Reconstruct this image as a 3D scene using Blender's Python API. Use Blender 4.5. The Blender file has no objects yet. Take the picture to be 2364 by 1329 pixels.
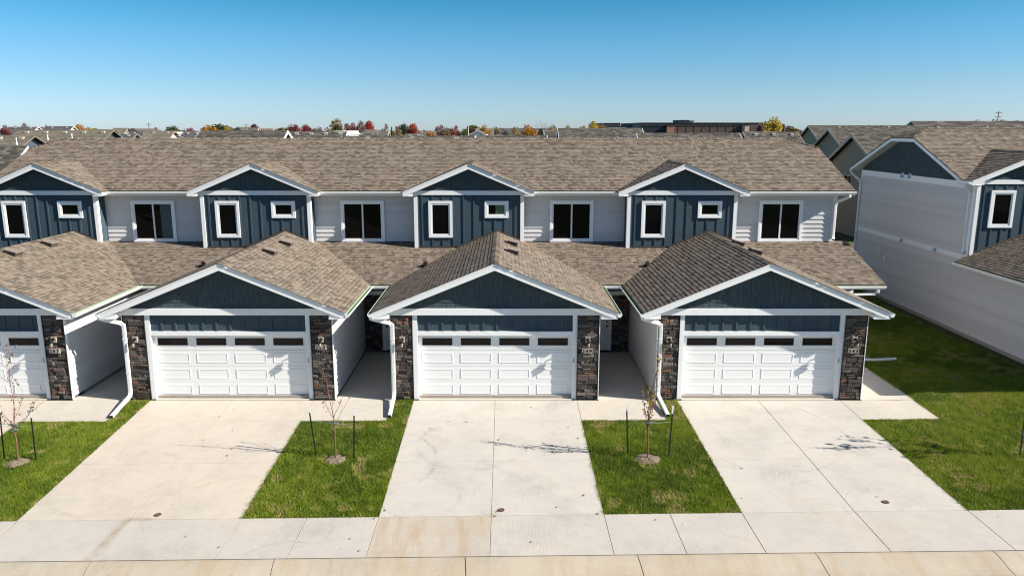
import bpy, math, random
import numpy as np
from mathutils import Vector, noise

# ------------------------------------------------------------------ camera, sky, sun, exposure
sc = bpy.context.scene
COL = sc.collection
F, VX, CY, HZ = 1765.0, 1167.0, 664.5, 298.0            # focal length and vanishing point in photo pixels
TH = math.atan((CY - HZ) / F)
CAM = (.33, -23.17, 8.447)
cd = bpy.data.cameras.new('camera')
cam = bpy.data.objects.new('camera', cd)
COL.objects.link(cam)
cam.location = CAM
cam.rotation_euler = (math.pi / 2 - TH, 0, 0)
cd.sensor_width = 36
cd.lens = F / 2364 * 36
cd.shift_x = 15 / 2364
cd.clip_end = 6000
sc.camera = cam

SUN = Vector((4.05, -1.0, 2.55)).normalized()
EL = math.asin(SUN.z)
AZ = math.atan2(SUN.x, SUN.y)
w = bpy.data.worlds.new('World')
sc.world = w
w.use_nodes = True
wn = w.node_tree.nodes
wl = w.node_tree.links
bg = wn['Background']
sky = wn.new('ShaderNodeTexSky')
sky.sky_type = 'NISHITA'
sky.sun_disc = False
sky.sun_elevation = EL
sky.sun_rotation = AZ
sky.air_density = 1.0
sky.dust_density = 0.3
sky.ozone_density = 4.0
sky.altitude = 300
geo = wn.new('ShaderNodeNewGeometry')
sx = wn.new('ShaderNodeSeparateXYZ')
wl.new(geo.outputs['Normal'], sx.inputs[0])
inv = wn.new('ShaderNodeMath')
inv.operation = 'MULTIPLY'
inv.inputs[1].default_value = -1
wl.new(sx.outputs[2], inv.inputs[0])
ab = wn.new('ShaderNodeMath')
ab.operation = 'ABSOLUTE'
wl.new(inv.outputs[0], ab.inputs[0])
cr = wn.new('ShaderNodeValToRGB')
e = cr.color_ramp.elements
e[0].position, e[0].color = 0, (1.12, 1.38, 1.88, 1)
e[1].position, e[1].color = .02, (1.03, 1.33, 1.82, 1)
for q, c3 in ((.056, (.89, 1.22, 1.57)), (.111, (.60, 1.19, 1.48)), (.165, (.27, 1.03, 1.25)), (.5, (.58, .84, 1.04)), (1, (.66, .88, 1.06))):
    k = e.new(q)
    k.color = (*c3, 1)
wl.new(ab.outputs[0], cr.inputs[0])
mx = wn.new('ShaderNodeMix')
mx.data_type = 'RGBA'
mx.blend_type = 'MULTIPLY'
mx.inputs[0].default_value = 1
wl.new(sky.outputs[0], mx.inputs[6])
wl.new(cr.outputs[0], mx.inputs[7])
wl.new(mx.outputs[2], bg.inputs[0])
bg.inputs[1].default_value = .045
sd = bpy.data.lights.new('sun', 'SUN')
sd.energy = 5.0
sd.angle = math.radians(.53)
sd.color = (1, .93, .82)
so = bpy.data.objects.new('sun', sd)
COL.objects.link(so)
so.rotation_euler = SUN.to_track_quat('Z', 'Y').to_euler()
so.location = (60, -20, 60)
vs = sc.view_settings
vs.view_transform = 'Standard'
vs.look = 'None'
vs.exposure = .95
vs.gamma = 1
vs.use_curve_mapping = False
sc.cycles.max_bounces = 6
sc.cycles.diffuse_bounces = 3
sc.cycles.use_denoising = True
sc.cycles.denoiser = 'OPENIMAGEDENOISE'
sc.cycles.denoising_input_passes = 'RGB_ALBEDO_NORMAL'
sc.cycles.denoising_prefilter = 'ACCURATE'
sc.cycles.filter_width = 1.15

R = random.Random(7)


# ------------------------------------------------------------------ materials
def newmat(name):
    m = bpy.data.materials.new(name)
    m.use_nodes = True
    return m, m.node_tree.nodes, m.node_tree.links, m.node_tree.nodes['Principled BSDF']


def mathn(n, l, op, a, b):
    k = n.new('ShaderNodeMath')
    k.operation = op
    for i, x in enumerate((a, b)):
        if isinstance(x, (int, float)):
            k.inputs[i].default_value = x
        else:
            l.new(x, k.inputs[i])
    return k.outputs[0]


def noisen(n, l, scale, detail=3, vec=None, rough=.5, dist=0):
    k = n.new('ShaderNodeTexNoise')
    k.inputs['Scale'].default_value = scale
    k.inputs['Detail'].default_value = detail
    k.inputs['Roughness'].default_value = rough
    k.inputs['Distortion'].default_value = dist
    if vec is not None:
        l.new(vec, k.inputs['Vector'])
    return k.outputs['Fac']


def ramp(n, l, fac, stops):
    k = n.new('ShaderNodeValToRGB')
    l.new(fac, k.inputs[0])
    e = k.color_ramp.elements
    while len(e) < len(stops):
        e.new(.5)
    for i, (p, c) in enumerate(stops):
        e[i].position = p
        e[i].color = (c, c, c, 1) if isinstance(c, (int, float)) else (*c, 1)
    return k.outputs[0]


def mix(n, l, fac, a, b, mode='MIX'):
    k = n.new('ShaderNodeMix')
    k.data_type = 'RGBA'
    k.blend_type = mode
    for s, x in ((k.inputs[0], fac), (k.inputs[6], a), (k.inputs[7], b)):
        if isinstance(x, (int, float)):
            s.default_value = x
        elif isinstance(x, tuple):
            s.default_value = (*x, 1)
        else:
            l.new(x, s)
    return k.outputs[2]


def bumpn(n, l, h, strength, dist, p):
    k = n.new('ShaderNodeBump')
    k.inputs['Strength'].default_value = strength
    k.inputs['Distance'].default_value = dist
    l.new(h, k.inputs['Height'])
    l.new(k.outputs[0], p.inputs['Normal'])


def coords(n, l, scale=(1, 1, 1)):
    t = n.new('ShaderNodeTexCoord')
    mp = n.new('ShaderNodeMapping')
    mp.inputs['Scale'].default_value = scale
    l.new(t.outputs['Object'], mp.inputs['Vector'])
    return mp.outputs[0]


def plain(name, col, rough=.6, var=.12, scale=3, bump=0, bscale=80, stretch=(1, 1, 1), metal=0, spec=.35):
    m, n, l, p = newmat(name)
    v = coords(n, l, stretch)
    a = noisen(n, l, scale, 4, v)
    b = noisen(n, l, scale * 9, 3, v)
    f = mathn(n, l, 'ADD', mathn(n, l, 'MULTIPLY', a, .65), mathn(n, l, 'MULTIPLY', b, .35))
    c = ramp(n, l, f, [(.28, tuple(x * (1 - var) for x in col)), (.72, tuple(min(1, x * (1 + var)) for x in col))])
    l.new(c, p.inputs['Base Color'])
    p.inputs['Roughness'].default_value = rough
    p.inputs['Metallic'].default_value = metal
    p.inputs['Specular IOR Level'].default_value = spec
    if bump:
        bumpn(n, l, noisen(n, l, bscale, 3, v), bump, .01, p)
    return m


def toned(name, stops, rough=.85, grain=.25, gscale=160, bump=.4, bdist=.006, bscale=90):
    """colour picked per piece by the 'tone' attribute, with fine grain"""
    m, n, l, p = newmat(name)
    at = n.new('ShaderNodeAttribute')
    at.attribute_name = 'tone'
    v = coords(n, l)
    c = ramp(n, l, at.outputs['Fac'], stops)
    g = noisen(n, l, gscale, 4, v, .7)
    big = noisen(n, l, .6, 3, v)
    gg = mathn(n, l, 'ADD', mathn(n, l, 'MULTIPLY', g, .9), mathn(n, l, 'MULTIPLY', big, .1))
    g2 = ramp(n, l, gg, [(.3, 1 - grain), (.7, 1 + grain * .4)])
    c2 = mix(n, l, 1.0, c, g2, 'MULTIPLY')
    l.new(c2, p.inputs['Base Color'])
    p.inputs['Roughness'].default_value = rough
    p.inputs['Specular IOR Level'].default_value = .1
    if bump:
        bumpn(n, l, noisen(n, l, bscale, 4, v, .6), bump, bdist, p)
    return m


def glassmat(name, col, rough=.03):
    m, n, l, p = newmat(name)
    v = coords(n, l)
    c = ramp(n, l, noisen(n, l, 1.1, 3, v), [(.3, col), (.75, tuple(x * 2.2 for x in col))])
    l.new(c, p.inputs['Base Color'])
    p.inputs['Roughness'].default_value = rough
    p.inputs['Specular IOR Level'].default_value = .16
    bumpn(n, l, noisen(n, l, 1.6, 1, v), .05, .02, p)
    return m


ARCS = [(-1.7, -6.1, .95, .035, .8), (-1.55, -6.0, 1.15, .03, .5), (-.6, -3.2, 1.5, .12, .7), (-3.4, -4.2, 1.9, .10, .8), (1.9, -6.3, 1.2, .03, .4), (.9, -9.2, 2.2, .04, .5),
        (-9.4, -5.2, 1.6, .1, .5), (-6.0, -7.4, 2.4, .12, .5), (-10.6, -9.0, 3.2, .03, .5), (7.4, -2.4, 2.6, .10, .45), (4.9, -5.4, 1.7, .09, .6), (9.8, -7.2, 1.6, .03, .4), (4.6, -9.3, 1.5, .05, .7), (-4.3, -9.0, 1.0, .05, .8)]
RUNS = [(-8.52, -7.75, -7.02, -6.86), (-8.52, -8.3, -8.66, -6.9), (-.12, .22, -7.0, -6.84)]


def concrete(name, base=(.56, .52, .47), stain=0.0, broom=False, streak=0.0, marks=.5):
    m, n, l, p = newmat(name)
    v = coords(n, l)
    big = noisen(n, l, .45, 4, v, .55)
    mid = noisen(n, l, 3.2, 5, v, .6)
    fine = noisen(n, l, 70, 3, v, .7)
    c = ramp(n, l, big, [(.3, tuple(x * .93 for x in base)), (.5, base), (.72, (base[0] * 1.04, base[1] * 1.02, base[2] * .98))])
    c = mix(n, l, .8, c, ramp(n, l, mid, [(.3, .91), (.55, 1.0), (.8, 1.03)]), 'MULTIPLY')
    c = mix(n, l, .7, c, ramp(n, l, fine, [(.3, .9), (.6, 1.02)]), 'MULTIPLY')
    # tyre scuffs: arcs left by turning wheels, broken up, and soft grey smudges
    tc = n.new('ShaderNodeTexCoord')
    sp = n.new('ShaderNodeSeparateXYZ')
    l.new(tc.outputs['Object'], sp.inputs[0])
    X, Y = sp.outputs[0], sp.outputs[1]
    wob = mathn(n, l, 'MULTIPLY', noisen(n, l, .9, 2, v), .25)
    brk = ramp(n, l, noisen(n, l, 11, 5, v, .65), [(.38, 0.0), (.62, 1.0)])
    gate = ramp(n, l, noisen(n, l, .7, 2, v), [(.42, 0.0), (.6, 1.0)])
    tot = None
    for (cx, cy, rad, wd, st) in ARCS:
        dx = mathn(n, l, 'SUBTRACT', X, cx)
        dy = mathn(n, l, 'SUBTRACT', Y, cy)
        d2 = mathn(n, l, 'ADD', mathn(n, l, 'MULTIPLY', dx, dx), mathn(n, l, 'MULTIPLY', dy, dy))
        dd = mathn(n, l, 'ABSOLUTE', mathn(n, l, 'SUBTRACT', mathn(n, l, 'ADD', mathn(n, l, 'SQRT', d2, 0), wob), rad + .12), 0)
        band = n.new('ShaderNodeMapRange')
        band.inputs['From Min'].default_value = wd
        band.inputs['From Max'].default_value = wd * .3
        band.inputs['To Max'].default_value = st
        l.new(dd, band.inputs['Value'])
        tot = band.outputs[0] if tot is None else mathn(n, l, 'MAXIMUM', tot, band.outputs[0])
    scuff = mathn(n, l, 'MULTIPLY', mathn(n, l, 'MULTIPLY', tot, gate), brk)
    smud = mathn(n, l, 'MULTIPLY', ramp(n, l, noisen(n, l, .75, 3, v, .5), [(.5, 0.0), (.72, 1.0)]), ramp(n, l, noisen(n, l, 16, 5, v, .7), [(.35, 0.0), (.7, 1.0)]))
    dk = mathn(n, l, 'MULTIPLY', mathn(n, l, 'MAXIMUM', scuff, mathn(n, l, 'MULTIPLY', smud, .8)), marks * .8)
    c = mix(n, l, dk, c, tuple(x * .42 for x in base))
    # brown water stains that run from the shut-off caps down to the walk joints
    for (x0, x1, y0, y1) in RUNS:
        f = None
        for (o, a, b_) in ((X, x0, x1), (Y, y0, y1)):
            m_ = mathn(n, l, 'ABSOLUTE', mathn(n, l, 'SUBTRACT', mathn(n, l, 'ADD', o, mathn(n, l, 'MULTIPLY', wob, .35)), (a + b_) / 2 + .04), 0)
            r_ = n.new('ShaderNodeMapRange')
            r_.inputs['From Min'].default_value = (b_ - a) / 2 + .05
            r_.inputs['From Max'].default_value = max(0, (b_ - a) / 2 - .12)
            l.new(m_, r_.inputs['Value'])
            f = r_.outputs[0] if f is None else mathn(n, l, 'MULTIPLY', f, r_.outputs[0])
        f = mathn(n, l, 'MULTIPLY', f, ramp(n, l, noisen(n, l, 4, 4, v), [(.3, .15), (.65, .75)]))
        c = mix(n, l, f, c, (.30, .225, .14))
    if streak:
        # rusty run-off streaks, long across the slab
        vv = coords(n, l, (3.6, .55, 1))
        s = ramp(n, l, noisen(n, l, 1.0, 4, vv, .55, .3), [(.5, 0.0), (.66, 1.0)])
        c = mix(n, l, mathn(n, l, 'MULTIPLY', s, streak), c, (.38, .275, .165))
    if stain:
        s = ramp(n, l, noisen(n, l, .9, 4, v, .6), [(.42, 0.0), (.7, 1.0)])
        c = mix(n, l, mathn(n, l, 'MULTIPLY', s, stain), c, (.42, .31, .19))
    l.new(c, p.inputs['Base Color'])
    p.inputs['Roughness'].default_value = .88
    p.inputs['Specular IOR Level'].default_value = .2
    if broom:
        vb = coords(n, l, (60, 1.2, 1))
        bumpn(n, l, noisen(n, l, 1, 2, vb), .5, .006, p)
    else:
        bumpn(n, l, fine, .25, .004, p)
    return m


M = {}
M['shingle'] = toned('asphalt_shingle', [(0, (.10, .079, .060)), (.35, (.185, .151, .119)), (.7, (.245, .204, .163)), (1, (.295, .249, .202))], grain=.3, gscale=120)
M['shingle_grey'] = toned('grey_shingle', [(0, (.07, .064, .056)), (.5, (.105, .096, .084)), (1, (.18, .165, .145))], grain=.5, gscale=9, bump=.2)
M['stone'] = toned('ledge_stone', [(0, (.065, .055, .05)), (.3, (.105, .09, .082)), (.52, (.15, .13, .115)), (.7, (.215, .185, .16)), (.82, (.15, .085, .065)), (1, (.25, .13, .09))], grain=.6, gscale=28, bump=.9, bdist=.02, bscale=30)
M['navy'] = plain('navy_board', (.055, .083, .105), .75, .10, 2.5, .25, 60, (6, 6, 1), spec=.12)
M['shake'] = toned('navy_shake', [(0, (.06, .083, .094)), (1, (.073, .100, .112))], rough=.8, grain=.15, gscale=40, bump=.25)
M['white'] = plain('white_trim', (.85, .85, .85), .5, .03, 2, .22, 55, (1, 1, .25))
M['gutter'] = plain('white_gutter', (.82, .82, .81), .38, .03, 2)
M['gutter_in'] = plain('gutter_green_film', (.20, .33, .18), .5, .1, 3)
M['door_white'] = plain('garage_door_white', (.83, .83, .82), .42, .03, 1.4, .08, 120, (.3, 1, 3))
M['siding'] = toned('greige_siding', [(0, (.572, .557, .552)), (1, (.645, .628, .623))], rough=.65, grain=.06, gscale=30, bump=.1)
M['soffit'] = plain('soffit', (.62, .60, .57), .6, .05, 2)
M['glass'] = glassmat('window_glass', (.002, .002, .0025))
M['glass_brown'] = glassmat('garage_glass', (.014, .011, .009), .06)
M['glass_teal'] = glassmat('curtained_glass', (.035, .055, .06), .1)
M['blind'] = plain('green_blind', (.10, .17, .08), .6, .2, 6)
M['black'] = plain('black_metal', (.012, .012, .013), .45, .2, 8)
M['stake'] = plain('stake_green_black', (.012, .018, .014), .5, .25, 8)
M['jar'] = plain('lantern_glass', (.22, .205, .17), .15, .15, 12)
M['plate'] = plain('lantern_plate', (.36, .33, .28), .55, .1, 10)
M['tile'] = plain('number_tile', (.38, .345, .295), .5, .08, 12)
M['flash'] = plain('black_flashing', (.02, .02, .02), .5, .1, 5)
M['vent'] = plain('vent_brown', (.075, .062, .05), .5, .15, 8)
M['vent_top'] = plain('vent_top', (.24, .20, .165), .5, .1, 8)
M['film'] = plain('blue_film', (.33, .47, .58), .4, .1, 8)
M['concrete'] = concrete('drive_concrete', (.525, .492, .445), marks=.95)
M['concrete_warm'] = concrete('drive_concrete_warm', (.545, .488, .42), marks=.6)
M['walkc'] = concrete('walk_concrete', (.53, .49, .43), marks=.2)
M['concrete_broom'] = concrete('sidewalk_concrete', (.50, .465, .42), broom=True, marks=.6)
M['concrete_rust'] = concrete('sidewalk_rusty', (.49, .445, .385), stain=.35, streak=.5, marks=.5)
M['curb'] = concrete('curb_concrete', (.46, .41, .33), stain=.3, streak=.4, marks=.7)
M['joint'] = plain('joint_dirt', (.09, .075, .06), .95, .2, 20)
M['foundation'] = plain('foundation', (.34, .30, .26), .9, .12, 4, .3, 40)
M['asphalt'] = plain('asphalt', (.05, .05, .05), .9, .2, 3, .4, 90)
M['soil'] = plain('soil', (.19, .148, .105), .95, .4, 7, .9, 26)
M['iron'] = plain('rusty_iron', (.13, .075, .05), .7, .4, 25, .4, 60)
M['bark'] = plain('young_bark', (.17, .085, .06), .8, .35, 14, .4, 60, (1, 1, .3))
M['barkgrey'] = plain('grey_bark', (.13, .10, .085), .9, .3, 4, .4, 30)
M['strap'] = plain('grey_strap', (.16, .18, .18), .6, .1, 10)
M['wire'] = plain('guy_wire', (.3, .38, .4), .4, .1, 10)
M['slat'] = plain('dark_recess', (.01, .01, .01), .9, .05, 3)


def leafmat(name, a, b):
    m, n, l, p = newmat(name)
    at = n.new('ShaderNodeAttribute')
    at.attribute_name = 'tone'
    c = ramp(n, l, at.outputs['Fac'], [(0, a), (1, b)])
    l.new(c, p.inputs['Base Color'])
    p.inputs['Roughness'].default_value = .7
    p.inputs['Specular IOR Level'].default_value = .2
    tr = n.new('ShaderNodeBsdfTranslucent')
    l.new(c, tr.inputs[0])
    ms = n.new('ShaderNodeMixShader')
    ms.inputs[0].default_value = .25
    l.new(p.outputs[0], ms.inputs[1])
    l.new(tr.outputs[0], ms.inputs[2])
    l.new(ms.outputs[0], n['Material Output'].inputs[0])
    return m


def grassmat():
    m, n, l, p = newmat('grass_blades')
    at = n.new('ShaderNodeAttribute')
    at.attribute_name = 'tone'
    c = ramp(n, l, at.outputs['Fac'], [(0, (.055, .095, .008)), (.3, (.13, .195, .014)), (.6, (.24, .305, .03)), (.8, (.33, .32, .07)), (1, (.44, .36, .18))])
    l.new(c, p.inputs['Base Color'])
    p.inputs['Roughness'].default_value = .6
    p.inputs['Specular IOR Level'].default_value = .25
    tr = n.new('ShaderNodeBsdfTranslucent')
    l.new(c, tr.inputs[0])
    ms = n.new('ShaderNodeMixShader')
    ms.inputs[0].default_value = .3
    l.new(p.outputs[0], ms.inputs[1])
    l.new(tr.outputs[0], ms.inputs[2])
    l.new(ms.outputs[0], n['Material Output'].inputs[0])
    return m


M['grass'] = grassmat()
M['turf'] = plain('turf_ground', (.075, .085, .022), .95, .45, 2.2, .5, 30)


# ------------------------------------------------------------------ mesh helpers
class MB:
    def __init__(s):
        s.v, s.f, s.m, s.t = [], [], [], []

    def face(s, pts, m=0, t=.5):
        i = len(s.v)
        s.v += [tuple(p) for p in pts]
        s.f.append(tuple(range(i, i + len(pts))))
        s.m.append(m)
        s.t.append(t)

    def faces(s, pts, fs, m=0, t=.5):
        i = len(s.v)
        s.v += [tuple(p) for p in pts]
        for f in fs:
            s.f.append(tuple(i + k for k in f))
            s.m.append(m)
            s.t.append(t)

    def hexa(s, p, m=0, t=.5):
        """p: four bottom points then four top points, same order"""
        s.faces(p, [(3, 2, 1, 0), (4, 5, 6, 7), (0, 1, 5, 4), (1, 2, 6, 5), (2, 3, 7, 6), (3, 0, 4, 7)], m, t)

    def box(s, x0, x1, y0, y1, z0, z1, m=0, t=.5):
        s.hexa([(x0, y0, z0), (x1, y0, z0), (x1, y1, z0), (x0, y1, z0), (x0, y0, z1), (x1, y0, z1), (x1, y1, z1), (x0, y1, z1)], m, t)

    def prism(s, poly, ax, a, b, m=0, t=.5):
        f = {'y': lambda q, d: (q[0], d, q[1]), 'x': lambda q, d: (d, q[0], q[1]), 'z': lambda q, d: (q[0], q[1], d)}[ax]
        n = len(poly)
        pts = [f(q, a) for q in poly] + [f(q, b) for q in poly]
        s.faces(pts, [tuple(range(n)), tuple(range(2 * n - 1, n - 1, -1))] + [(i, (i + 1) % n, n + (i + 1) % n, n + i) for i in range(n)], m, t)

    def tube(s, path, r, n=6, m=0, t=.5, r1=None, cap=True):
        path = [Vector(p) for p in path]
        k = len(path)
        r1 = r if r1 is None else r1
        rings = []
        for i, p in enumerate(path):
            d = (path[min(i + 1, k - 1)] - path[max(i - 1, 0)]).normalized()
            u = d.cross(Vector((.3, .9, .2)) if abs(d.z) > .7 else Vector((0, 0, 1))).normalized()
            q = d.cross(u)
            rr = r + (r1 - r) * i / max(1, k - 1)
            rings.append([p + (u * math.cos(2 * math.pi * j / n) + q * math.sin(2 * math.pi * j / n)) * rr for j in range(n)])
        pts = [x for g in rings for x in g]
        fs = [(i * n + j, i * n + (j + 1) % n, (i + 1) * n + (j + 1) % n, (i + 1) * n + j) for i in range(k - 1) for j in range(n)]
        if cap:
            fs += [tuple(range(n - 1, -1, -1)), tuple(range((k - 1) * n, k * n))]
        s.faces(pts, fs, m, t)

    def duct(s, path, wx, wy, m=0, endm=None):
        """rectangular pipe through path; corners are mitred"""
        path = [Vector(p) for p in path]
        k = len(path)
        rings = []
        for i, p in enumerate(path):
            a = (path[i] - path[i - 1]).normalized() if i else (path[1] - path[0]).normalized()
            b = (path[i + 1] - path[i]).normalized() if i < k - 1 else a
            d = (a + b).normalized()
            u = Vector((1, 0, 0)) if abs(d.x) < .8 else Vector((0, 0, 1))
            u = (u - d * u.dot(d)).normalized()
            q = d.cross(u)
            sc_ = 1 / max(.5, d.dot(a))
            rings.append([p + u * wx / 2 * sx * (1 if abs(a.x) < .1 else sc_) + q * wy / 2 * sy for sx, sy in ((-1, -1), (-.7, -1.12), (.7, -1.12), (1, -1), (1, 1), (.7, 1.12), (-.7, 1.12), (-1, 1))])
        n = 8
        pts = [x for g in rings for x in g]
        fs = [(i * n + j, i * n + (j + 1) % n, (i + 1) * n + (j + 1) % n, (i + 1) * n + j) for i in range(k - 1) for j in range(n)]
        s.faces(pts, fs, m)
        s.faces(rings[0], [tuple(range(n))], m)
        s.faces(rings[-1], [tuple(range(n))], m if endm is None else endm)

    def build(s, name, mats, parent=None, kind=None, label=None, smooth=False):
        me = bpy.data.meshes.new(name)
        me.from_pydata(s.v, [], s.f)
        mats = mats if isinstance(mats, (list, tuple)) else [mats]
        for q in mats:
            me.materials.append(M[q] if isinstance(q, str) else q)
        me.polygons.foreach_set('material_index', s.m)
        a = me.attributes.new('tone', 'FLOAT', 'FACE')
        a.data.foreach_set('value', s.t)
        if smooth:
            me.polygons.foreach_set('use_smooth', [True] * len(s.f))
        me.update()
        return link(name, me, parent, kind, label)


def link(name, data, parent=None, kind=None, label=None):
    o = bpy.data.objects.new(name, data)
    COL.objects.link(o)
    if parent:
        o.parent = parent
    if kind:
        o['kind'] = kind
    if label:
        o['label'] = label
    return o


def thing(name, label, cat, loc=(0, 0, 0), group=None, rz=0):
    o = bpy.data.objects.new(name, None)
    o.empty_display_size = .2
    COL.objects.link(o)
    o.location = loc
    o.rotation_euler = (0, 0, rz)
    o['label'] = label
    o['category'] = cat
    if group:
        o['group'] = group
    return o


def tag(o, label, cat, group=None):
    o['label'] = label
    o['category'] = cat
    if group:
        o['group'] = group
    return o


def sstep(a, b, v):
    t = min(1., max(0., (v - a) / (b - a)))
    return t * t * (3 - 2 * t)


def gz(x, y):
    """finished grade: level at the house, falling to the street, rising towards the right-hand house"""
    base = .46 * sstep(12.5, 18.7, x)
    t = min(1., max(0., -y / 6.95))
    return base * (1 - t) + (-.28 + .0125 * max(-30, min(30, x))) * t


def pt(px, py, Y):
    """a photo pixel seen at world depth Y -> world point (used only to read sizes off for the far background)"""
    a, b = (px - VX) / F, (py - CY) / F
    c, s_ = math.cos(TH), math.sin(TH)
    r = (a, c - b * s_, -s_ - b * c)
    t = (Y - CAM[1]) / r[1]
    return Vector((CAM[0] + t * r[0], Y, CAM[2] + t * r[2]))


# ------------------------------------------------------------------ the ground and everything cast in concrete
def make_ground():
    xs = [-2500, -900, -300, -120, -60, -40] + [-30 + 1.5 * i for i in range(41)] + [34, 45, 70, 150, 400, 1000, 2500]
    ys = [-400, -120, -60, -30, -14, -9.6, -8.5, -6.95] + [-6 + 1.0 * i for i in range(7)] + [2, 5, 9, 14, 20, 30, 45, 70, 120, 250, 600, 1400, 3200]
    b = MB()
    n = len(xs)
    for y in ys:
        for x in xs:
            z = gz(x, y) - .035
            if y < -8.4:
                z -= .45
            if y > 60:
                z -= .3
            b.v.append((x, y, z))
    for j in range(len(ys) - 1):
        for i in range(n - 1):
            b.f.append((j * n + i, j * n + i + 1, (j + 1) * n + i + 1, (j + 1) * n + i))
            b.m.append(0)
            b.t.append(.5)
    b.build('ground', 'turf', kind='structure')


make_ground()


def slab(parent, x0, x1, y0, y1, mat, up=.0, th=.12, gap=.0045, nx=1, ny=1, name='slab', skew=0):
    b = MB()
    x0 += gap
    x1 -= gap
    y0 += gap
    y1 -= gap
    bv = .004

    def zz(x, y):
        return gz(x, y) + up
    xs = [x0] + [x0 + bv + (x1 - x0 - 2 * bv) * i / nx for i in range(nx + 1)] + [x1]
    ys = [y0] + [y0 + bv + (y1 - y0 - 2 * bv) * j / ny for j in range(ny + 1)] + [y1]
    k = len(xs)
    for j, y in enumerate(ys):
        for i, x in enumerate(xs):
            e = i in (0, k - 1) or j in (0, len(ys) - 1)
            b.v.append((x, y, zz(x, y) - (.005 if e else 0)))
    for j in range(len(ys) - 1):
        for i in range(k - 1):
            b.f.append((j * k + i, j * k + i + 1, (j + 1) * k + i + 1, (j + 1) * k + i))
    b.m += [0] * len(b.f)
    b.t += [.5] * len(b.f)
    c = [(x0, y0), (x1, y0), (x1, y1), (x0, y1)]
    for i in range(4):
        p, q = c[i], c[(i + 1) % 4]
        b.face([(p[0], p[1], zz(*p) - th), (q[0], q[1], zz(*q) - th), (q[0], q[1], zz(*q) - .005), (p[0], p[1], zz(*p) - .005)], 1)
    return b.build(name, [mat, 'joint'], parent)


UNIT = 8.38
CENTERS = [-2 * UNIT, -UNIT, 0, UNIT]
for c in CENTERS:
    d = thing('driveway', 'x', 'x')
    del d['label'], d['category']
    d['kind'] = 'structure'
    m = {0: 'concrete_warm', 1: 'concrete_warm', 2: 'concrete', 3: 'concrete'}[CENTERS.index(c)]
    for (x0, x1) in ((c - 2.6, c), (c, c + 2.6)):
        for (y0, y1) in ((-1.62, -.06), (-4.24, -1.62), (-6.95, -4.24)):
            slab(d, x0, x1, y0, y1, m)
    f = thing('walkway', 'x', 'x')
    del f['label'], f['category']
    f['kind'] = 'structure'
    xr = c + 2.6 + (2.55 if c < 8 else 2.32)
    wm = 'walkc'
    slab(f, c + 2.6, xr, -1.62, -.06, wm, nx=4)
    xe = c + 5.11 if c < 8 else c + 4.98
    slab(f, c + 3.29, xe, -.06, 2.8, wm, nx=4, ny=3)
    slab(f, c + 3.29, xe, 2.8, 5.6, wm, nx=4, ny=3)
    # the garage floor showing under the door
    slab(f, c - 2.44, c + 2.44, -.06, .6, wm, up=.012, name='sill_slab')

side = thing('sidewalk', 'x', 'x')
del side['label'], side['category']
side['kind'] = 'structure'
cuts = []
for c in [-3 * UNIT] + CENTERS + [3 * UNIT]:
    cuts += [c - 2.6, c, c + 2.6, c + 4.12]
cuts = sorted(cuts)
for a, b_ in zip(cuts[:-1], cuts[1:]):
    mat = 'concrete_rust' if abs(a + 2.6) < .05 else 'concrete_broom'
    slab(side, a, b_, -8.66, -6.95, mat, nx=2)
# raise the pale efflorescence / rust line where water runs across: real iron caps
capd = [(-7.79, -6.76), (.23, -6.72), (9.29, -6.55)]
caplab = ['round iron water shut-off cap in the driveway of house 253', 'rusty round water shut-off cap in the driveway of house 249', 'reddish round water shut-off cap in the driveway of house 243']
for (x, y), lb in zip(capd, caplab):
    b = MB()
    z = gz(x, y)
    ring = [(math.cos(i * math.pi / 8), math.sin(i * math.pi / 8)) for i in range(16)]
    for r0, r1, z0, z1 in ((.085, .078, -.02, .012), (.078, .06, .012, .012), (.06, .056, .012, .004), (.056, .0, .004, .006)):
        for i in range(16):
            p, q = ring[i], ring[(i + 1) % 16]
            b.face([(p[0] * r0, p[1] * r0, z0), (q[0] * r0, q[1] * r0, z0), (q[0] * r1, q[1] * r1, z1), (p[0] * r1, p[1] * r1, z1)])
    o = b.build('shutoff_cap', 'iron')
    o.location = (x, y, z + .003)
    tag(o, lb, 'utility cap', 'water shut-off caps')

curb = thing('curb', 'x', 'x')
del curb['label'], curb['category']
curb['kind'] = 'structure'
PROF = [(-8.685, 0), (-8.75, .004), (-8.9, -.02), (-9.05, -.062), (-9.2, -.108), (-9.32, -.130), (-9.5, -.134), (-9.95, -.12)]
cj = [-24.0, -20.1, -16.2, -12.2, -8.33, -4.5, -.52, 3.07, 6.78, 10.47, 14.2, 18, 22, 26]
for a, b_ in zip(cj[:-1], cj[1:]):
    b = MB()
    g = .009
    a2, b2 = a + g, b_ - g
    # the break in the concrete wanders a little
    rr = random.Random(int(a * 10))
    wa = [rr.uniform(-.012, .012) + .02 * i for i in range(len(PROF))]
    pts = []
    for i, (y, dz) in enumerate(PROF):
        sk = .012 * i
        pts += [(a2 + sk, y, gz(a2, y) + dz), (b2 + sk, y, gz(b2, y) + dz)]
    n = len(PROF)
    b.faces(pts, [(2 * i, 2 * i + 2, 2 * i + 3, 2 * i + 1) for i in range(n - 1)])
    for e in (0, 1):
        b.faces([pts[2 * i + e] for i in range(n)] + [(pts[2 * i + e][0], pts[2 * i + e][1], pts[2 * i + e][2] - .2) for i in range(n)], [(i, i + 1, n + i + 1, n + i) for i in range(n - 1)])
    p, q = pts[0], pts[1]
    b.face([p, q, (q[0], q[1], q[2] - .2), (p[0], p[1], p[2] - .2)])
    b.build('curb_length', 'curb', curb)
b = MB()
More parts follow.
